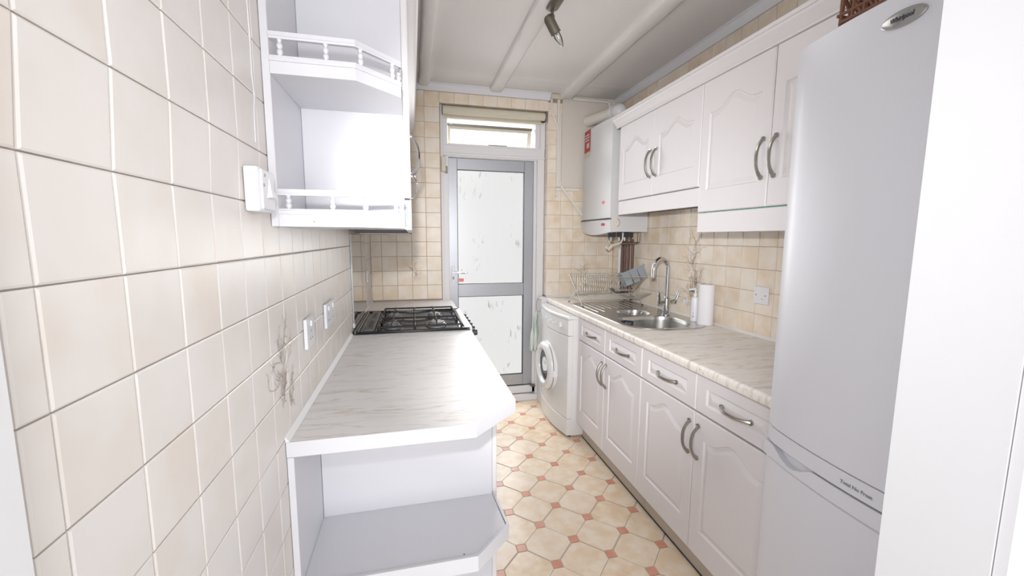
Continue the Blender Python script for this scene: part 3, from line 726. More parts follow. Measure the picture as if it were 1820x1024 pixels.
MB().box(1.9535, 1.9592, 2.224, 2.246, .985, 1.005, .002).build('pad', PLAST, hk)
bp = thing('blank_plate', (1.955, 1.663, 1.108), 'white blank wall plate on the tiles nearest the fridge', 'socket')
MB().box(1.951, 1.9595, 1.620, 1.706, 1.066, 1.152, .0022).build('plate', PLAST, bp)
for y in (1.636, 1.690): MB().cyl((1.951, y, 1.109), (1.9495, y, 1.109), .0035, 10).build('screw', BURN, bp)
MB().box(1.9502, 1.951, 1.646, 1.658, 1.090, 1.092).build('mark', INKG, bp, smooth=False)

# ---------------------------------------------------------------- right wall cupboards
def wall_cab(y0, y1, zb, zd, hz_, label, gap=None):
    t = thing('wall_cabinet', (1.80, (y0+y1)/2, zb), label, 'cabinet', 'white wall cupboards on the right wall')
    MB().box(1.664, 1.955, y0+.001, y1-.001, zd+.0, 2.10).build('body', DOORW, t)
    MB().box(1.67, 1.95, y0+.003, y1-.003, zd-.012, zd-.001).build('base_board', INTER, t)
    MB().box(1.645, 1.662, y0+.001, y1-.001, zb, zd-.003, .0015).build('pelmet', DOORW, t)
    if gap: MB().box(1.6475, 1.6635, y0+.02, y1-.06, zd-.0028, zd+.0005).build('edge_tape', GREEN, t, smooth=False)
    ym = (y0+y1)/2
    for (a, b_, hy_) in ((y1, ym, ym+.030), (ym, y0, ym-.030)):
        d = door_panel('door', t, (1.660, a-.0018, zd+.002), MY, (a-b_)-.0036, 2.098-zd, DOORW, (.050, .100, .095), .050, th=.02)
        handle(d, (1.640, hy_, hz_), ZP, -XP, L=.155)
    return t
wall_cab(1.7605, 2.5605, 1.538, 1.628, 1.808, 'white double wall cupboard nearest the boiler')
wall_cab(.9605, 1.7595, 1.413, 1.506, 1.695, 'taller white double wall cupboard nearest the fridge', gap=True)
crown = [(1.664, 2.1005), (1.634, 2.1005), (1.634, 2.108), (1.629, 2.112), (1.622, 2.122), (1.612, 2.134), (1.604, 2.142), (1.602, 2.150), (1.596, 2.152), (1.596, 2.166), (1.664, 2.166)]
cr = MB().prism(crown, 'y', .90, 2.600)
cr.prism([(2.560+(1.664-x), z) for x, z in crown[1:-1]]+[(2.56, 2.166), (2.56, 2.1005)], 'x', 1.64, 1.955)
tag(cr.build('cornice_moulding', DOORW, None, ang=30), 'white moulded cornice along the tops of the right wall cupboards', 'moulding')

# ---------------------------------------------------------------- boiler
bo = thing('boiler', (1.8, 2.93, 1.42), 'white wall hung combination boiler in the back right corner', 'boiler')
def bowed(y0, y1, xe, bow, z0, z1, xback, n=14, inset=0):
    ys = [y0+(y1-y0)*i/n for i in range(n+1)]; c = (y0+y1)/2; h_ = (y1-y0)/2
    P = [(xe-bow*(1-((y-c)/h_)**2), y) for y in ys]
    return P+[(xback, y1), (xback, y0)]
MB().prism([(1.70, 2.702), (1.954, 2.702), (1.954, 3.19), (1.70, 3.19)], 'z', 1.43, 2.212).build('casing', BOIL, bo)
P = bowed(2.70, 3.19, 1.657, .014, 0, 0, 1.699)
def rounded_prism(P, z0, z1, nm, m, par, c=.006):
    cx = sum(p[0] for p in P)/len(P); cy = sum(p[1] for p in P)/len(P); b = MB()
    I = [(x+(c if x < 1.69 else 0), y+(c if y < 2.75 else -c if y > 3.1 else 0)) for x, y in P]
    ringz(b, I, z0, P, z0+c); ringz(b, P, z0+c, P, z1-c); ringz(b, P, z1-c, I, z1)
    n = len(P); b.add([(x, y, z0) for x, y in I], [tuple(range(n))]); b.add([(x, y, z1) for x, y in I], [tuple(range(n))])
    return b.build(nm, m, par, ang=40)
rounded_prism(P, 1.522, 2.214, 'front_cover', BOIL, bo)
b = MB(); n = 15   # flap with a belly that hangs lower in the middle
Pf = P[:15]; top = [(x, y, 1.516) for x, y in Pf]; bot = [(x+.006, y, 1.428-.020*math.sin(math.pi*i/14)) for i, (x, y) in enumerate(Pf)]
bk = [(1.699, y, z) for (x, y, z) in bot]; tk = [(1.699, y, 1.516) for x, y in Pf]
b.add(top+bot+bk+tk, [(i+a_*15, i+1+a_*15, i+1+((a_+1) % 4)*15, i+((a_+1) % 4)*15) for a_ in range(4) for i in range(14)]+[(0, 15, 30, 45), (14, 29, 44, 59)])
b.build('control_flap', BOIL, bo)
MB().box(1.640, 1.70, 2.706, 3.18, 1.516, 1.522).build('flap_gap', DARKGAP, bo, smooth=False)
st_ = MB().obox((1.6455, 3.10, 2.128), (YP*.995+XP*.055, ZP, XP), (.058, .082, .0012)).build('warning_sticker', RED, bo, smooth=False)
for z, w_ in ((2.175, .04), (2.155, .045), (2.135, .04)): MB().obox((1.6434, 3.10, z), (YP*.995+XP*.055, ZP, XP), (w_, .0035, .0006)).build('sticker_line', PLAST, st_, smooth=False)
MB().obox((1.6434, 3.085, 2.095), (YP*.995+XP*.055, ZP, XP), (.026, .018, .0006)).build('sticker_box', OLDW, st_, smooth=False)
MB().obox((1.6456, 3.10, 2.028), (YP*.995+XP*.055, ZP, XP), (.056, .018, .0012)).build('sticker_foot', OLDW, st_, smooth=False)
MB().obox((1.6478, 2.79, 1.64), (YP*.97-XP*.2, ZP, XP), (.018, .010, .001)).build('small_logo', REDL, bo, smooth=False)
MB().obox((1.6478, 2.79, 1.482), (YP*.97-XP*.2, ZP, XP), (.020, .009, .001)).build('small_logo', RED, bo, smooth=False)
MB().box(1.668, 1.745, 2.6990, 2.7015, 1.456, 1.528).build('gauge_label', CONDUIT, bo, smooth=False)
MB().tube([(1.705+.028*math.cos(a_), 2.6985, 1.492+.028*math.sin(a_)) for a_ in [-1.3+2.6*i/10 for i in range(11)]], .0022, 6).build('gauge_arc', BURN, bo)
# flue
fu = thing('flue_pipe', (1.82, 2.93, 2.214), 'white boiler flue with ball elbow running into the far wall', 'pipe')
MB().cyl((1.815, 2.93, 2.215), (1.815, 2.93, 2.30), .048, 24).build('riser', CONDUIT, fu)
b = MB(); b.lathe([(.001, -.058), (.025, -.052), (.045, -.036), (.056, -.012), (.057, .008), (.050, .030), (.036, .045), (.018, .055), (.001, .057)], (1.815, 2.925, 2.315), ZP, 24); b.build('elbow', PLAST, fu)
d_ = Vector((1.70-1.815, 3.228-2.95, .0)); d_.normalize()
MB().cyl(Vector((1.815, 2.925, 2.318))+d_*.03, (1.698, 3.228, 2.318), .044, 24).build('duct', CONDUIT, fu)
MB().cyl(Vector((1.815, 2.925, 2.318))+d_*.046, Vector((1.815, 2.925, 2.318))+d_*.062, .053, 24).build('collar', PLAST, fu)

# pipework under the boiler: each run is its own thing
px = [(1.925, 3.00, COPPER, .011), (1.925, 2.955, COPPER, .0095), (1.925, 2.905, COPPER, .011), (1.925, 2.845, COPPER, .011)]
pl = ['copper pipe nearest the far corner dropping from the boiler', 'second copper pipe from the far corner dropping from the boiler', 'third copper pipe from the far corner dropping from the boiler', 'copper pipe farthest from the corner dropping from the boiler']
for (x, y, m_, r), l in zip(px, pl):
    tag(MB().tube([(x, y, .913), (x, y, 1.34), (x-.02, y, 1.37), (x-.03, y, 1.425)], r, 12).build('copper_pipe', m_), l, 'pipe', 'copper pipes under the boiler')
tag(MB().tube([(1.930, 3.055, .913), (1.930, 3.055, 1.30)], .012, 12).build('waste_pipe', PLAST), 'white plastic pipe left of the copper pipes under the boiler', 'pipe')
tag(MB().tube([(1.79, 2.80, 1.425), (1.79, 2.80, 1.365), (1.795, 2.80, 1.352), (1.81, 2.80, 1.345), (1.93, 2.80, 1.348), (1.945, 2.80, 1.355), (1.947, 2.80, 1.37), (1.947, 2.80, 1.425)], .0085, 10).build('gas_pipe', BRASSD),
    'brown pipe looped sideways beneath the boiler', 'pipe')
tag(MB().tube([(1.86, 2.79, 1.425), (1.86, 2.79, 1.385), (1.865, 2.79, 1.375), (1.90, 2.79, 1.37)], .006, 10).build('thin_pipe', BRASSD), 'thin short brown pipe under the boiler middle', 'pipe')
oh = thing('overflow_hose', (1.70, 2.77, 1.36), 'pale overflow hose hooking out below the boiler', 'hose')
MB().tube([(1.80, 2.775, 1.425), (1.80, 2.775, 1.38), (1.785, 2.772, 1.352), (1.755, 2.77, 1.343), (1.72, 2.77, 1.335), (1.70, 2.77, 1.318), (1.685, 2.77, 1.308), (1.672, 2.77, 1.316), (1.668, 2.77, 1.328)], .0065, 10).build('hose', CONDUIT, oh)
MB().tube([(1.668, 2.77, 1.428), (1.676, 2.768, 1.385), (1.692, 2.767, 1.345)], .0022, 6).build('cord', CONDUIT, oh)
for i, (x, y, s, l) in enumerate(((1.70, 2.76, .030, 'black plastic valve block under the front of the boiler'), (1.775, 2.78, .014, 'small dark valve beside the hose under the boiler'), (1.83, 2.80, .030, 'black valve block under the middle of the boiler'), (1.885, 2.83, .022, 'dark valve at the right under the boiler'))):
    v = thing('valve', (x, y, 1.40), l, 'valve', 'valves under the boiler')
    MB().box(x-s, x+s, y-.02, y+.02, 1.392, 1.427, .004).build('valve_body', BLKP, v)
    MB().cyl((x, y, 1.392), (x, y, 1.365), .009, 10).build('nut', BURN, v)

# surface conduits on the far wall
cd = []
tag(MB().tube([(1.388, D-.012, 2.47), (1.388, D-.012, 2.39), (1.395, D-.012, 2.355), (1.425, D-.012, 2.295), (1.440, D-.012, 2.262), (1.448, D-.012, 2.225)], .0085, 8).build('conduit', CONDUIT), 'cream cable conduit that curves from the ceiling to join the straight one', 'conduit', 'conduits on the far wall')
tag(MB().box(1.436, 1.458, D-.016, D-.0005, 1.792, 2.47, .003).box(1.456, 1.472, D-.014, D-.0005, 1.83, 2.35, .003).build('conduit', CONDUIT), 'straight vertical cream conduit from ceiling to boiler height', 'conduit', 'conduits on the far wall')
tag(MB().box(1.432, 1.64, D-.016, D-.0005, 1.763, 1.785, .003).box(1.432, 1.450, D-.018, D-.0005, 1.715, 1.763, .003).build('conduit', CONDUIT), 'horizontal cream conduit running to the boiler', 'conduit', 'conduits on the far wall')
tag(MB().tube([(1.470, D-.024, 1.80), (1.50, D-.024, 1.765), (1.66, D-.024, 1.57)], .010, 8).build('conduit', CONDUIT), 'diagonal cream pipe slanting down behind the boiler', 'conduit', 'conduits on the far wall')
tag(MB().box(1.378, 1.475, D-.03, D-.0005, 2.462, 2.498, .004).build('junction_cover', OLDW), 'cream box where the conduits meet the ceiling', 'box')
tag(MB().tube([(1.56, D-.02, 2.475), (1.86, D-.02, 2.472), (1.875, D-.02, 2.462), (1.878, D-.02, 2.42), (1.878, D-.02, 2.37)], .011, 10).build('ceiling_pipe', CONDUIT), 'pale pipe running under the ceiling towards the flue', 'pipe')

# ---------------------------------------------------------------- washing machine
wm = thing('washing_machine', (1.62, 2.87, 0), 'white front loading washing machine at the end of the worktop', 'washing machine')
ya, yb = 2.566, 3.166
MB().box(1.345, 1.93, ya, yb, .012, .838, .004).build('cabinet_shell', WMW, wm)
def wfront(z0, z1, nm, bow=.042, xe=1.312, ex=0):
    n = 16; c = (ya+yb)/2; h_ = (yb-ya)/2-.001; b = MB()
    P = [(xe-bow*(1-((y-c)/h_)**2)-ex, y) for y in [c-h_+2*h_*i/n for i in range(n+1)]]+[(1.344, c+h_), (1.344, c-h_)]
    I = [(min(x+.005, 1.344), y) for x, y in P]
    ringz(b, I, z0, P, z0+.004); ringz(b, P, z0+.004, P, z1-.004); ringz(b, P, z1-.004, I, z1)
    b.add([(x, y, z0) for x, y in I], [tuple(range(len(I)))]); b.add([(x, y, z1) for x, y in I], [tuple(range(len(I)))])
    return b.build(nm, WMW, wm, ang=40)
wfront(.140, .722, 'front_panel'); cpn = wfront(.725, .835, 'control_panel', ex=.002); wfront(.018, .137, 'kick_panel')
n = 16; c = (ya+yb)/2; P = [(1.308-.042*(1-((y-c)/.3)**2), y) for y in [ya+.6*i/n for i in range(n+1)]]+[(1.935, yb), (1.935, ya)]
b = MB(); ringz(b, P, .838, P, .853); I = [(x+.008, y) for x, y in P[:-2]]+P[-2:]; ringz(b, P, .853, I, .860); b.add([(x, y, .86) for x, y in I], [tuple(range(len(I)))]); b.add([(x, y, .838) for x, y in P], [tuple(range(len(P)))])
b.build('top_lid', WMW, wm, ang=40)
bx = lambda y: 1.312-.042*(1-((y-c)/.3)**2)
MB().obox((bx(3.08)-.004, 3.075, .782), (YP*.98+XP*.2, ZP, XP), (.055, .030, .004), .002).build('detergent_drawer', WMW, cpn)
MB().obox((bx(3.08)-.008, 3.06, .765), (YP*.98+XP*.2, ZP, XP), (.030, .008, .003), .002).build('drawer_grip', BURN, cpn)
for i, y in enumerate((2.98, 2.95, 2.92, 2.85, 2.81, 2.77, 2.73)):
    MB().cyl((bx(y)-.001, y, .792-.012*(i % 2)), (bx(y)-.008, y, .792-.012*(i % 2)), .006, 10).build('button', PLAST, cpn)
MB().lathe([(.020, 0), (.018, .012), (.001, .013)], (bx(2.65)-.002, 2.655, .785), -XP, 20).build('dial', PLAST, cpn)
MB().cyl((1.3185, 2.592, .690), (1.3145, 2.592, .690), .004, 8).build('screw', INKG, wm)
dC = (1.250, 2.868, .440)
rg = MB().lathe([(.180, -.034), (.178, .0), (.176, .008), (.160, .024), (.142, .030), (.128, .026), (.118, .012), (.115, -.008)], dC, -XP, 40).build('door_ring', WMW, wm)
MB().lathe([(.117, .004), (.095, .010), (.06, .004), (.001, -.002)], dC, -XP, 36).build('door_glass', PORT, rg)
MB().lathe([(.117, -.004), (.112, -.010), (.10, -.013), (.001, -.014)], dC, -XP, 36).build('drum_seal', BLKP, rg)
b = MB()
for i in range(14):
    a0 = math.radians(200+10*i-90); a1 = math.radians(210+10*i-90)
    b.tube([(1.256, dC[1]+.181*math.cos(a0), dC[2]+.181*math.sin(a0)), (1.256, dC[1]+.180*math.cos(a1), dC[2]+.180*math.sin(a1))], .003, 6)
b.build('ring_shadow_gap', BURN, rg)
MB().box(1.250, 1.284, 2.683, 2.694, .40, .45, .003).build('door_catch', PLAST, rg)
for (x, y) in ((1.345, 2.60), (1.345, 3.13), (1.90, 2.60), (1.90, 3.13)): MB().cyl((x, y, .0005), (x, y, .014), .018, 12).build('foot', BLKP, wm)

# tea towel hanging from a ring by the machine
tw = thing('tea_towel', (1.27, 3.195, .45), 'green and white striped tea towel hanging beside the washing machine', 'towel')
b = MB(); nx, nz = 12, 14; vs = []
for j in range(nz+1):
    z = .775-(.775-.46)*j/nz; cxx = 1.283-.026*j/nz; hw = .012+.024*min(1, j/8)
    for i in range(nx+1):
        s = -1+2*i/nx; vs.append((cxx+s*hw, 3.195+.012*math.sin(s*7+j*.15), z+.006*s*(j/nz)))
for y_off in (0,):
    b.add(vs, [(j*(nx+1)+i, j*(nx+1)+i+1, (j+1)*(nx+1)+i+1, (j+1)*(nx+1)+i) for j in range(nz) for i in range(nx)])
o = b.build('cloth', TOWEL, tw); md_ = o.modifiers.new('t', 'SOLIDIFY'); md_.thickness = .004
tg = thing('towel_ring', (1.30, 3.22, .88), 'dark wire ring on the wall end holding the tea towel', 'ring')
MB().tube([(1.300+.022*math.cos(a_), 3.205, .838+.058*math.sin(a_)) for a_ in [2*math.pi*i/20 for i in range(21)]], .0025, 6).build('ring', BURN, tg)
MB().cyl((1.305, 3.205, .896), (1.345, 3.205, .896), .009, 10).cyl((1.335, 3.205, .890), (1.335, 3.205, .905), .014, 10).build('hook', PLAST, tg)
struct('trim_7', MB().box(1.315, 1.365, D-.05, D+.05, 0, .90, .003), PVCW, 'white boxed post between the door frame and washing machine', 'trim')

# ---------------------------------------------------------------- fridge freezer
fr = thing('fridge_freezer', (1.6, .657, 0), 'tall white fridge freezer with bowed doors and oval badge', 'fridge')
fy0, fy1 = .364, .953; fc = (fy0+fy1)/2; fh = (fy1-fy0)/2
fX = lambda y, e=0: 1.300-.040*(1-((y-fc)/fh)**2)-e
MB().box(1.345, 1.93, fy0+.001, fy1-.001, .012, 1.868, .004).build('cabinet_shell', FRIDGE, fr)
def fpanel(z0, z1, nm, e=0, c_=.005, par=fr, m=FRIDGE):
    n = 24; b = MB(); ys = [fc-fh+2*fh*i/n for i in range(n+1)]
    rd = lambda i: .012 if i in (0, n) else .003 if i in (1, n-1) else 0
    P = [(fX(y, e)+rd(i), y) for i, y in enumerate(ys)]+[(1.343, fy1), (1.343, fy0)]; I = [(x+c_*1.5, y) for x, y in P[:-2]]+P[-2:]
    ringz(b, I, z0, P, z0+c_); ringz(b, P, z0+c_, P, z1-c_); ringz(b, P, z1-c_, I, z1)
    b.add([(x, y, z0) for x, y in I], [tuple(range(len(I)))]); b.add([(x, y, z1) for x, y in I], [tuple(range(len(I)))])
    return b.build(nm, m, par, ang=50)
ud_ = fpanel(.8458, 1.873, 'fridge_door', c_=.004)
fpanel(.8035, .8456, 'door_trim_band', e=.001, c_=.001)
ld_ = fpanel(.075, .757, 'freezer_door')
# lower band whose top edge dips for the hand grip
b = MB(); n = 60; ys = [fy0+.002+(fy1-fy0-.004)*i/n for i in range(n+1)]
def dip(y): 
    s = (y-.845)/.070
    return .030*(math.cos(math.pi*s/2)**1.2 if abs(s) < 1 else 0)
ft = [(fX(y, .001), y, .7985-dip(y)) for y in ys]; fb = [(fX(y, .001), y, .758) for y in ys]
bt = [(x+.022, y, z-.002 if dip(y) > 0 else z) for x, y, z in ft]; bb = [(x+.02, y, z) for x, y, z in fb]
b.add(ft+fb+bb+bt, [(i+a_*(n+1), i+1+a_*(n+1), i+1+((a_+1) % 4)*(n+1), i+((a_+1) % 4)*(n+1)) for a_ in range(4) for i in range(n)]+[(0, n+1, 2*n+2, 3*n+3), (n, 2*n+1, 3*n+2, 4*n+3)])
b.build('grip_band', FRIDGE, fr, ang=50)
b = MB(); b.add([(fX(y)+.021, y, .803) for y in ys]+[(fX(y)+.021, y, .760) for y in ys]+[(fX(y)+.003, y, .8030) for y in ys]+[(fX(y)+.003, y, .7990 if dip(y) == 0 else .8028) for y in ys],
                [(i, i+1, n+2+i, n+1+i) for i in range(n)])
b.build('grip_recess', PLAST, fr)
b = MB(); yy = [y for y in ys if y < .775]; m_ = len(yy)
b.add([(fX(y)+.0025, y, .8034) for y in yy]+[(fX(y)+.0025, y, .7988) for y in yy], [(i, i+1, m_+i+1, m_+i) for i in range(m_-1)]); b.build('door_gap', INKG, fr, smooth=False)
bd = MB(); NB = 32; bc = (fX(.672)-.0028, .672, 1.818)
sl_ = Vector((fX(.70)-fX(.64), .06, 0)).normalized()  # tangent of the bowed door
def bell(k, r, dz): 
    a_ = 2*math.pi*k/NB; v = Vector(bc)+sl_*(.040*r*math.cos(a_))+ZP*(.0165*r*math.sin(a_)); v.x -= dz; return v
vs = [bell(k, 1.0, -.003) for k in range(NB)]+[bell(k, 1.0, .001) for k in range(NB)]+[bell(k, .93, .0025) for k in range(NB)]
bd.add(vs, [(a_*NB+k, a_*NB+(k+1) % NB, (a_+1)*NB+(k+1) % NB, (a_+1)*NB+k) for a_ in (0, 1) for k in range(NB)]+[tuple(range(2*NB, 3*NB))])
bdo = bd.build('oval_badge', BADGE, ud_)
tx = -sl_
text('Whirlpool', INK, Vector(bc)+Vector((-.0034, 0, 0))-tx*.0225+ZP*(-.0035), tx, ZP, .0130, bdo, bold=.00015, shear=.15, xs=.78)
b = MB(); sw = [(-.022, .006), (-.006, .0085), (.010, .0105), (.012, .006), (.002, -.002), (-.008, -.010), (-.012, -.0125), (-.016, -.010), (-.008, -.002), (.006, .006)]
b.tube([Vector(bc)+Vector((-.0032, 0, 0))+tx*u+ZP*v for u, v in sw[2:]], .00035, 4); b.build('swirl', INKG, bdo)
text('Total No Frost', INKG, Vector((fX(.70)-.0022, .700, .8195)), Vector((fX(.63)-fX(.70), -.07, 0)).normalized(), ZP, .0115, fr, name='lettering', bold=.0002, xs=1.0)
for (x, y) in ((1.36, .40), (1.36, .92), (1.9, .40), (1.9, .92)): MB().cyl((x, y, .0005), (x, y, .014), .02, 12).build('foot', BLKP, fr)
MB().box(1.35, 1.38, fy0+.01, fy1-.01, .015, .07).build('kick_grille', INKG, fr)

# basket on the fridge
bk_ = thing('wicker_basket', (1.42, .66, 1.869), 'brown openwork wicker basket on top of the fridge', 'basket')
x0, x1, y0, y1 = 1.285, 1.58, .52, .825; zb, zt = 1.8765, 2.03
def rim(z, gr): return [(x0-gr, y0-gr), (x1+gr, y0-gr), (x1+gr, y1+gr), (x0-gr, y1+gr), (x0-gr, y0-gr)]
b = MB()
for z, gr, r in ((zb+.006, 0, .006), (zb+.022, .004, .004), (zt-.03, .026, .004), (zt, .03, .008)):
    P = [(x, y, z) for x, y in rim(z, gr)]
    for p_, q_ in zip(P[:-1], P[1:]): b.tube([p_, q_], r, 6)
b.build('rim_hoops', WICKER, bk_)
b = MB()
for (ax0, ay0, ax1, ay1) in ((x0, y0, x0, y1), (x1, y0, x1, y1), (x0, y1, x1, y1), (x0, y0, x1, y0)):
    for i in range(13):
        for sgn in (-2, 2):
            s0, s1 = i/12, (i+sgn)/12
            if not 0 <= s1 <= 1: continue
            pa = Vector((ax0+(ax1-ax0)*s0, ay0+(ay1-ay0)*s0, zb)); pb = Vector((ax0+(ax1-ax0)*s1, ay0+(ay1-ay0)*s1, zt))
            cxy = Vector(((x0+x1)/2, (y0+y1)/2, zt)); dd = pb-cxy; pb = pb+Vector((dd.x, dd.y, 0)).normalized()*.03
            b.tube([pa, pb], .004, 5)
b.box(x0, x1, y0, y1, zb, zb+.004)
b.build('lattice', WICKER, bk_, stuff=True)

# ---------------------------------------------------------------- left side: base end shelf, cabinet, worktops
es = thing('end_shelf_unit', (.29, 1.15, 0), 'white open end shelf unit under the near end of the left worktop', 'shelf unit')
MB().box(.001, .016, 1.022, 1.288, .0, .860, .001).build('side_panel', WHITE, es)
MB().box(.0165, .545, 1.288, 1.303, .0, .860, .001).build('back_panel', WHITE, es)
shp = [(.0165, 1.024), (.452, 1.024), (.556, 1.125), (.545, 1.287), (.0165, 1.287)]
for z, nm in ((.482, 'shelf'), (.105, 'shelf')):
    s_ = MB().prism(shp, 'z', z, z+.038).build(nm, WHITE, es)
    lip = MB().prism([(.0165, 1.017), (.456, 1.017), (.566, 1.122), (.553, 1.287), (.546, 1.287), (.558, 1.126), (.453, 1.0245), (.0165, 1.0245)], 'z', z-.002, z+.043)
    lip.build('edge_lip', WHITE, s_, ang=20)
    for (x, y) in ((.07, 1.038), (.15, 1.038), (.25, 1.037), (.34, 1.036), (.42, 1.038), (.50, 1.085), (.545, 1.14), (.538, 1.19), (.535, 1.235)):
        MB().cyl((x, y, z+.0378), (x, y, z+.0388), .0026, 8).build('screw_hole', CONDUIT if x != .42 else INKG, s_)
MB().prism([(.0165, 1.06), (.43, 1.06), (.52, 1.15), (.52, 1.287), (.0165, 1.287)], 'z', 0, .104).build('plinth', WHITE, es)
lc = thing('base_cabinet', (.29, 1.71, 0), 'white base cabinet between the end shelf and the cooker', 'cabinet')
MB().box(.002, .54, 1.304, 2.128, .10, .860).build('body', WHITE, lc)
MB().box(.01, .50, 1.304, 2.128, .0, .10).build('plinth', WHITE, lc)
for a_, b_ in ((1.304, 1.716), (1.716, 2.128)):
    d = door_panel('door', lc, (.5415, a_+.0015, .105), YP, b_-a_-.003, .748, DOORW, (.055, .11, .06), .045, th=.020)
    handle(d, (.5615, 1.716+(-.03 if a_ < 1.5 else .03), .60), ZP, XP)
MB().box(.546, .563, 1.296, 1.3045, .105, .853, .002).build('door_edge', DOORW, lc)
def wtop(poly, nm, label):
    b = MB(); b.prism(poly, 'z', .8625, .9)
    o = b.build(nm, [LAML, WHITE], None, smooth=False)
    for p in o.data.polygons: p.material_index = 0 if p.normal.z > .5 else 1
    return tag(o, label, 'worktop')
wA = wtop([(.0015, 1.0195), (.4526, 1.0195), (.592, 1.155), (.592, 2.130), (.0015, 2.130)], 'worktop', 'pale marble effect worktop with a cut corner in the left foreground')
MB().prism([(.0, .9005), (.0, .914), (.010, .9012), (.010, .9005)], 'y', 1.02, 2.13).build('sealant_bead', SEALANT, wA)
wB = wtop([(.0015, 2.748), (.55, 2.748), (.592, 2.80), (.592, 3.18), (.55, 3.228), (.0015, 3.228)], 'worktop', 'short pale worktop beyond the cooker against the far wall')
MB().prism([(.0, .9005), (.0, .914), (.010, .9012), (.010, .9005)], 'y', 2.75, 3.22).build('sealant_bead', SEALANT, wB)
fcab = thing('base_cabinet', (.29, 2.99, 0), 'white base cabinet at the far left beyond the cooker', 'cabinet')
MB().box(.002, .54, 2.75, 3.225, 0, .861).build('body', WHITE, fcab)
d = door_panel('door', fcab, (.5415, 2.752, .105), YP, .47, .748, DOORW, (.055, .11, .06), .045, th=.020); handle(d, (.5615, 2.79, .60), ZP, XP)

# cooker
ck = thing('gas_cooker', (.3, 2.44, 0), 'black topped gas cooker set between the two left worktops', 'cooker')
MB().box(.015, .575, 2.136, 2.742, .05, .893).build('cooker_body', BLACK, ck)
for (x, y) in ((.05, 2.17), (.05, 2.70), (.53, 2.17), (.53, 2.70)): MB().cyl((x, y, 0), (x, y, .05), .018, 10).build('foot', BLKP, ck)
MB().box(.012, .588, 2.134, 2.744, .893, .9045, .002).build('hob_top', BLACK, ck)
b = MB()
for (xx0, xx1, yy0, yy1) in ((.020, .588, 2.134, 2.146), (.020, .588, 2.732, 2.744), (.020, .030, 2.146, 2.732), (.560, .568, 2.146, 2.732)): b.box(xx0, xx1, yy0, yy1, .9045, .914, .003)
b.build('raised_rim', BLACK, ck)
MB().box(.569, .602, 2.136, 2.742, .880, .911, .003).build('steel_edge', STEEL, ck)
v = MB().box(.052, .102, 2.17, 2.70, .9045, .918, .003).build('vent_strip', VENT, ck)
for y0_ in (2.22, 2.48): MB().box(.066, .086, y0_, y0_+.17, .918, .9186).build('vent_slot', BLKP, v, smooth=False)
MB().box(.012, .019, 2.134, 2.744, .893, .918, .001).build('lid_hinge_rail', VENT, ck)
for (x, y, r) in ((.19, 2.26, .038), (.19, 2.50, .046), (.42, 2.26, .046), (.42, 2.52, .038)):
    bu = MB().lathe([(r+.016, 0), (r+.014, .004), (r, .006), (r, .016), (r-.004, .018)], (x, y, .9048), ZP, 28).build('burner', BURN, ck)
    MB().lathe([(r-.006, 0), (r-.005, .006), (r-.012, .008), (.001, .008)], (x, y, .9226), ZP, 28).build('burner_cap', BURN, bu)
zg = .938
for (gy0, gy1, burn) in ((2.155, 2.385, 2.26), (2.395, 2.725, 2.51)):
    b = MB(); gx0, gx1 = .125, .545
    def bar(p, q, r=.0052): b.tube([p, q], r, 6)
    bar((gx0, gy0, zg-.01), (gx1, gy0, zg-.01)); bar((gx0, gy1, zg-.01), (gx1, gy1, zg-.01)); bar((gx0, gy0, zg-.01), (gx0, gy1, zg-.01)); bar((gx1, gy0, zg-.01), (gx1, gy1, zg-.01)); bar((.305, gy0, zg-.01), (.305, gy1, zg-.01))
    for bx_ in (.19, .42):
        for dx, dy in ((1, 0), (-1, 0), (0, 1), (0, -1)):
            inner = Vector((bx_+dx*.022, burn+dy*.022, zg)); lim = Vector((bx_, burn, zg-.006))
            if dx: lim.x = (gx1 if dx > 0 else .305) if bx_ > .3 else (.305 if dx > 0 else gx0)
            if dy: lim.y = gy1 if dy > 0 else gy0
            b.tube([inner, inner+(lim-inner)*.5, lim], [.0045, .0055, .0055], 6)
            b.tube([inner+(lim-inner)*.35, inner+(lim-inner)*.35+ZP*.010], .0035, 6)
    for xx in (gx0, gx1, .305):
        for yy in (gy0, gy1): b.cyl((xx, yy, .9055), (xx, yy, zg-.008), .006, 8)
    b.build('pan_support', IRON, ck)
for i in range(6):
    y = 2.02+.0+(.118+i*.094)+.05
    k = MB().cyl((.602, y, .872), (.622, y, .872), .0195, 16).cyl((.622, y, .872), (.634, y, .872), .015, 16).build('knob', BLKP, ck)
MB().box(.575, .602, 2.138, 2.740, .840, .879, .003).build('fascia', BLACK, ck)
od = MB().box(.576, .598, 2.145, 2.735, .14, .835, .004).build('oven_door', BLACK, ck)
MB().tube([(.598, 2.19, .795), (.628, 2.19, .797), (.628, 2.69, .797), (.598, 2.69, .795)], .008, 8).build('handle', CHROME, od)

sg = thing('splash_panel', (.003, 2.47, .915), 'dark reflective splash panel on the tiles beside the cooker', 'panel')
MB().box(.0012, .006, 2.195, 2.79, .928, 1.396, .001).build('glass_sheet', MIRR, sg)
MB().box(.0012, .008, 2.188, 2.1945, .928, 1.396).build('edge_strip', BURN, sg)
MB().box(.0012, .012, 2.17, 2.187, .9275, .95, .001).build('corner_cap', PLAST, sg)

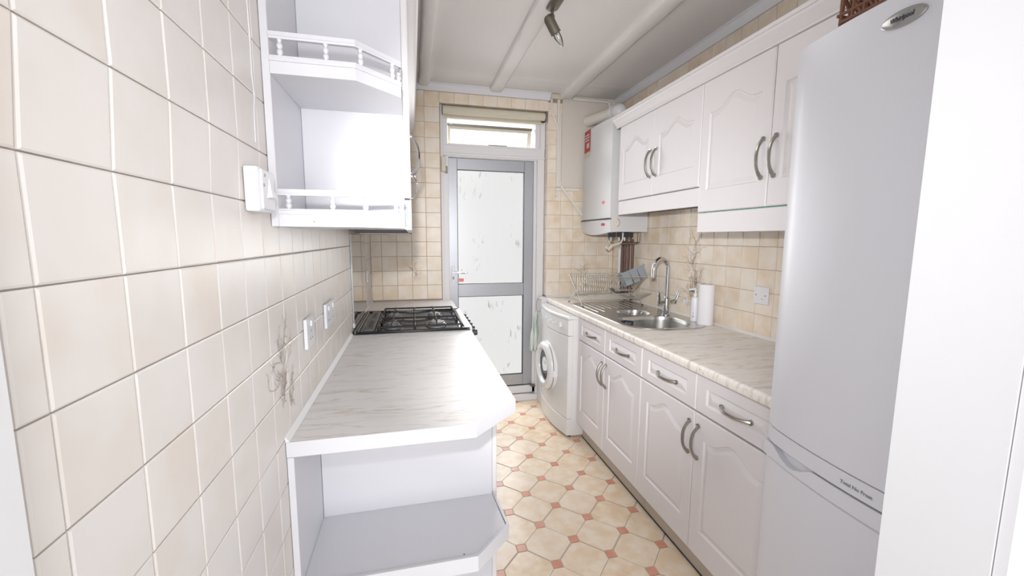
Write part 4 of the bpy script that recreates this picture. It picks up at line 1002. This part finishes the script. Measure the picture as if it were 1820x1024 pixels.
# sockets on the left wall
def socket(y0, y1, z0, z1, dep, label, gang=1):
    t = thing('wall_socket', (.004, (y0+y1)/2, (z0+z1)/2), label, 'socket', 'white sockets on the left wall')
    MB().box(.0012, dep, y0, y1, z0, z1, .0018).build('plate', PLAST, t)
    for g_ in range(gang):
        cy = y0+(y1-y0)*(g_+.5)/gang; cz = (z0+z1)/2-.008
        for (dy, dz, a_, b_) in ((0, .012, .0022, .0045), (-.011, -.010, .0045, .0022), (.011, -.010, .0045, .0022)):
            MB().box(dep-.0002, dep+.0004, cy+dy-a_, cy+dy+a_, cz+dz-b_, cz+dz+b_).build('pin_slot', INKG, t, smooth=False)
        MB().box(dep, dep+.005, cy-.007, cy+.007, z1-.026, z1-.008, .0015).build('rocker', PLAST, t)
    return t
socket(1.232, 1.320, 1.066, 1.152, .011, 'single white socket low on the left tiles above the worktop')
socket(1.503, 1.649, 1.068, 1.152, .011, 'double white socket on the left tiles nearer the cooker', 2)
socket(2.86, 2.93, 1.085, 1.165, .010, 'small white socket on the left wall past the splash panel')
sw_ = thing('fan_switch_box', (.015, .915, 1.47), 'white square switch box on the tiles beside the left wall cupboard', 'switch')
MB().box(.0012, .027, .872, .952, 1.428, 1.512, .005, 2).build('box', PLAST, sw_)
MB().box(.0272, .032, .877, .947, 1.433, 1.507, .0015).build('cover_plate', PLAST, sw_)
MB().add([(.0322, .898, 1.455), (.0322, .932, 1.455), (.0322, .915, 1.497), (.041, .901, 1.457), (.041, .929, 1.457), (.033, .915, 1.492)], [(0, 1, 2), (3, 5, 4), (0, 3, 4, 1), (1, 4, 5, 2), (2, 5, 3, 0)]).build('rocker', PLAST, sw_, smooth=False)
for (y, z) in ((.885, 1.478), (.940, 1.470), (.892, 1.497)): MB().cyl((.032, y, z), (.0332, y, z), .003, 10).build('screw', BURN, sw_)

# ---------------------------------------------------------------- left wall: open end shelves and cupboard
us = thing('gallery_shelf_unit', (.15, 1.15, 1.403), 'white open end shelves with turned gallery rails high on the left', 'shelf unit')
MB().box(.001, .0165, 1.0195, 1.282, 1.404, 2.12, .001).build('side_panel', WHITE, us)
MB().box(.017, .283, 1.268, 1.282, 1.404, 2.12, .001).build('back_panel', WHITE, us)
def oct_(off): return [(.017, 1.0195-off), (.188+off*.4, 1.0195-off), (.2835+off*.2, 1.112-off*.9), (.2835, 1.268), (.017, 1.268)]
balus = [(0, 0), (.0035, 0), (.0042, .002), (.0058, .005), (.0064, .010), (.0056, .014), (.0036, .0165), (.0052, .019), (.0062, .0235), (.0056, .028), (.0034, .031), (.0040, .034), (.0052, .037), (.0052, .0385)]
for z0, z1 in ((1.404, 1.437), (1.726, 1.757), (2.088, 2.12)):
    s_ = MB().prism(oct_(0), 'z', z0, z1).build('shelf', WHITE, us, ang=20)
    if z1 > 2: continue
    pth = [(.017, 1.024), (.188, 1.024), (.281, 1.116)]
    def railstrip(off0, off1, za, zb_, nm, par):
        A = [(.017, 1.0195-off0), (.189, 1.0195-off0), (.285, 1.113-off0*.9)]; B = [(.285, 1.122+off1), (.1855, 1.0275+off1), (.017, 1.0275+off1)]
        return MB().prism(A+B, 'z', za, zb_).build(nm, WHITE, par, ang=20)
    railstrip(.004, .002, z1-.006, z1+.001, 'bottom_moulding', s_); railstrip(.001, .0, z1+.0012, z1+.006, 'bottom_rail', s_)
    zr = z1+.0395 if z1 > 1.6 else z1+.035
    rl = railstrip(.001, .0, zr, zr+.005, 'gallery_rail', us); railstrip(.003, .001, zr+.005, zr+.0135, 'rail_moulding', rl)
    k = (zr-(z1+.006))/.0385
    for (x, y) in ((.037, 1.024), (.128, 1.024), (.198, 1.034), (.264, 1.098), (.277, 1.150) if z1 > 1.6 else (.277, 1.112)):
        MB().lathe([(r*1.05, h_*k) for r, h_ in balus], (x, y, z1+.006), ZP, 12).build('baluster', WHITE, us)
    if z1 > 1.6: MB().box(.2775, .2835, 1.112, 1.268, zr, zr+.0135, .001).build('return_rail', WHITE, us)
for (x, z) in ((.088, 1.4150), (.190, 1.4145)): MB().cyl((x, 1.0195, z), (x, 1.0188, z), .0016, 8).build('nail_hole', INKG, us)
MB().cyl((.030, 1.0195, 1.4265), (.030, 1.0182, 1.4265), .005, 12).build('round_sticker', COVE, us)

uc = thing('wall_cabinet', (.15, 1.73, 1.403), 'white wall cupboard running along the left wall above the worktop', 'cabinet')
MB().box(.002, .281, 1.284, 2.15, 1.500, 2.10).build('body', WHITE, uc)
MB().box(.2835, .3015, 1.284, 2.15, 1.404, 1.491, .001).build('pelmet', DOORW, uc)
MB().box(.017, .283, 1.284, 1.296, 1.404, 1.4995).build('end_apron', WHITE, uc)
for a_, b_ in ((1.284, 1.717), (1.717, 2.15)):
    d = door_panel('door', uc, (.2835, a_+.001, 1.497), YP, b_-a_-.002, .600, DOORW, (.050, .10, .095), .05, th=.018)
    handle(d, (.3015, 1.68 if a_ < 1.5 else 1.754, 1.690), ZP, XP, L=.155, m=CHROME) if a_ < 1.5 else None
stk = MB().add([(.286, 1.2832, 1.470), (.291, 1.2832, 1.478), (.293, 1.2832, 1.472), (.298, 1.2832, 1.479), (.2985, 1.2832, 1.466), (.2965, 1.2832, 1.462), (.2995, 1.2832, 1.452), (.298, 1.2832, 1.438), (.2935, 1.2832, 1.430), (.288, 1.2832, 1.438), (.2865, 1.2832, 1.452), (.290, 1.2832, 1.462)], [tuple(range(12))])
stk.build('fish_sticker', TEAL, uc, smooth=False, label='small teal fish shaped sticker')
MB().tube([(.2985, 1.2826, 1.452), (.298, 1.2826, 1.438), (.2935, 1.2826, 1.430), (.288, 1.2826, 1.438), (.2865, 1.2826, 1.452), (.290, 1.2826, 1.462), (.286, 1.2826, 1.470)], .0006, 4).build('sticker_outline', TEALD, uc)
uc2 = thing('wall_cabinet', (.15, 2.68, 1.403), 'far white wall cupboard above the cooker on the left wall', 'cabinet')
MB().box(.002, .281, 2.152, 3.16, 1.500, 2.10).build('body', WHITE, uc2)
for a_, b_ in ((2.152, 2.656), (2.656, 3.16)):
    d = door_panel('door', uc2, (.2835, a_+.001, 1.497), YP, b_-a_-.002, .600, DOORW, (.050, .10, .095), .05, th=.018)
    handle(d, (.3015, 2.60 if a_ < 2.5 else 2.72, 1.690), ZP, XP, L=.155, m=CHROME) if a_ < 2.5 else None
tag(MB().prism([(.262, 2.1225), (.302, 2.1225), (.306, 2.130), (.318, 2.145), (.330, 2.160), (.334, 2.170), (.340, 2.172), (.340, 2.186), (.262, 2.186)], 'y', 1.27, 3.18).build('cornice_moulding', DOORW, None, ang=30), 'white moulded cornice on top of the left wall cupboards', 'moulding')
hd = thing('extractor_hood', (.15, 2.45, 1.40), 'thin brown extractor hood under the left cupboards above the cooker', 'hood')
MB().box(.03, .300, 2.153, 2.74, 1.402, 1.470, .002).build('hood_body', HOODM, hd)
MB().box(.05, .285, 2.17, 2.72, 1.3975, 1.4015).build('grille', BURN, hd)

# ---------------------------------------------------------------- ceiling spotlight bar
sp_ = thing('spotlight_bar', (.985, 1.80, 2.47), 'aged bronze ceiling spotlight bar with candle bulbs', 'ceiling light')
b = MB(); zc_ = 2.4700
out = rrect(.945, .998, 1.30, 2.03, (.024, .024, .024, .024), 6); I = sc(out, .95)
ringz(b, out, CE-.001, out, zc_-.012+.004); ringz(b, out, zc_-.008, I, zc_-.016); b.add([(x, y, zc_-.016) for x, y in I], [tuple(range(len(I)))])
b.build('ceiling_bar', BRONZE, sp_, ang=30)
def spot(x, y, dx, dz, dy, stem=.085):
    b = MB(); zt_ = zc_-.014; b.cyl((x, y, zt_), (x, y, zt_-stem), .0078, 12); b.lathe([(.001, -.013), (.010, -.009), (.013, 0), (.010, .009), (.001, .013)], (x, y, zt_-stem-.006), XP, 12)
    arm = b.build('arm', BRONZE, sp_)
    d = Vector((dx, dy, dz)).normalized(); top = Vector((x, y, zt_-stem-.018))-d*.020+Vector((-.016, 0, 0))
    hd_ = MB().lathe([(.001, 0), (.012, .002), (.020, .008), (.0245, .020), (.0245, .082), (.026, .088), (.024, .090), (.020, .089), (.019, .06)], top, d, 24).build('lamp_holder', BRONZE, sp_)
    MB().lathe([(.012, .075), (.0165, .092), (.0175, .105), (.0155, .122), (.010, .140), (.004, .152), (.001, .155)], top, d, 18).build('candle_bulb', CLEAR, hd_)
    MB().lathe([(.009, .070), (.009, .086), (.004, .092), (.004, .11), (.001, .112)], top, d, 10).build('bulb_stem', BURN, hd_)
spot(.972, 2.00, .58, -.80, .12, .026)
spot(.972, 1.67, .62, -.55, -.2, .026)
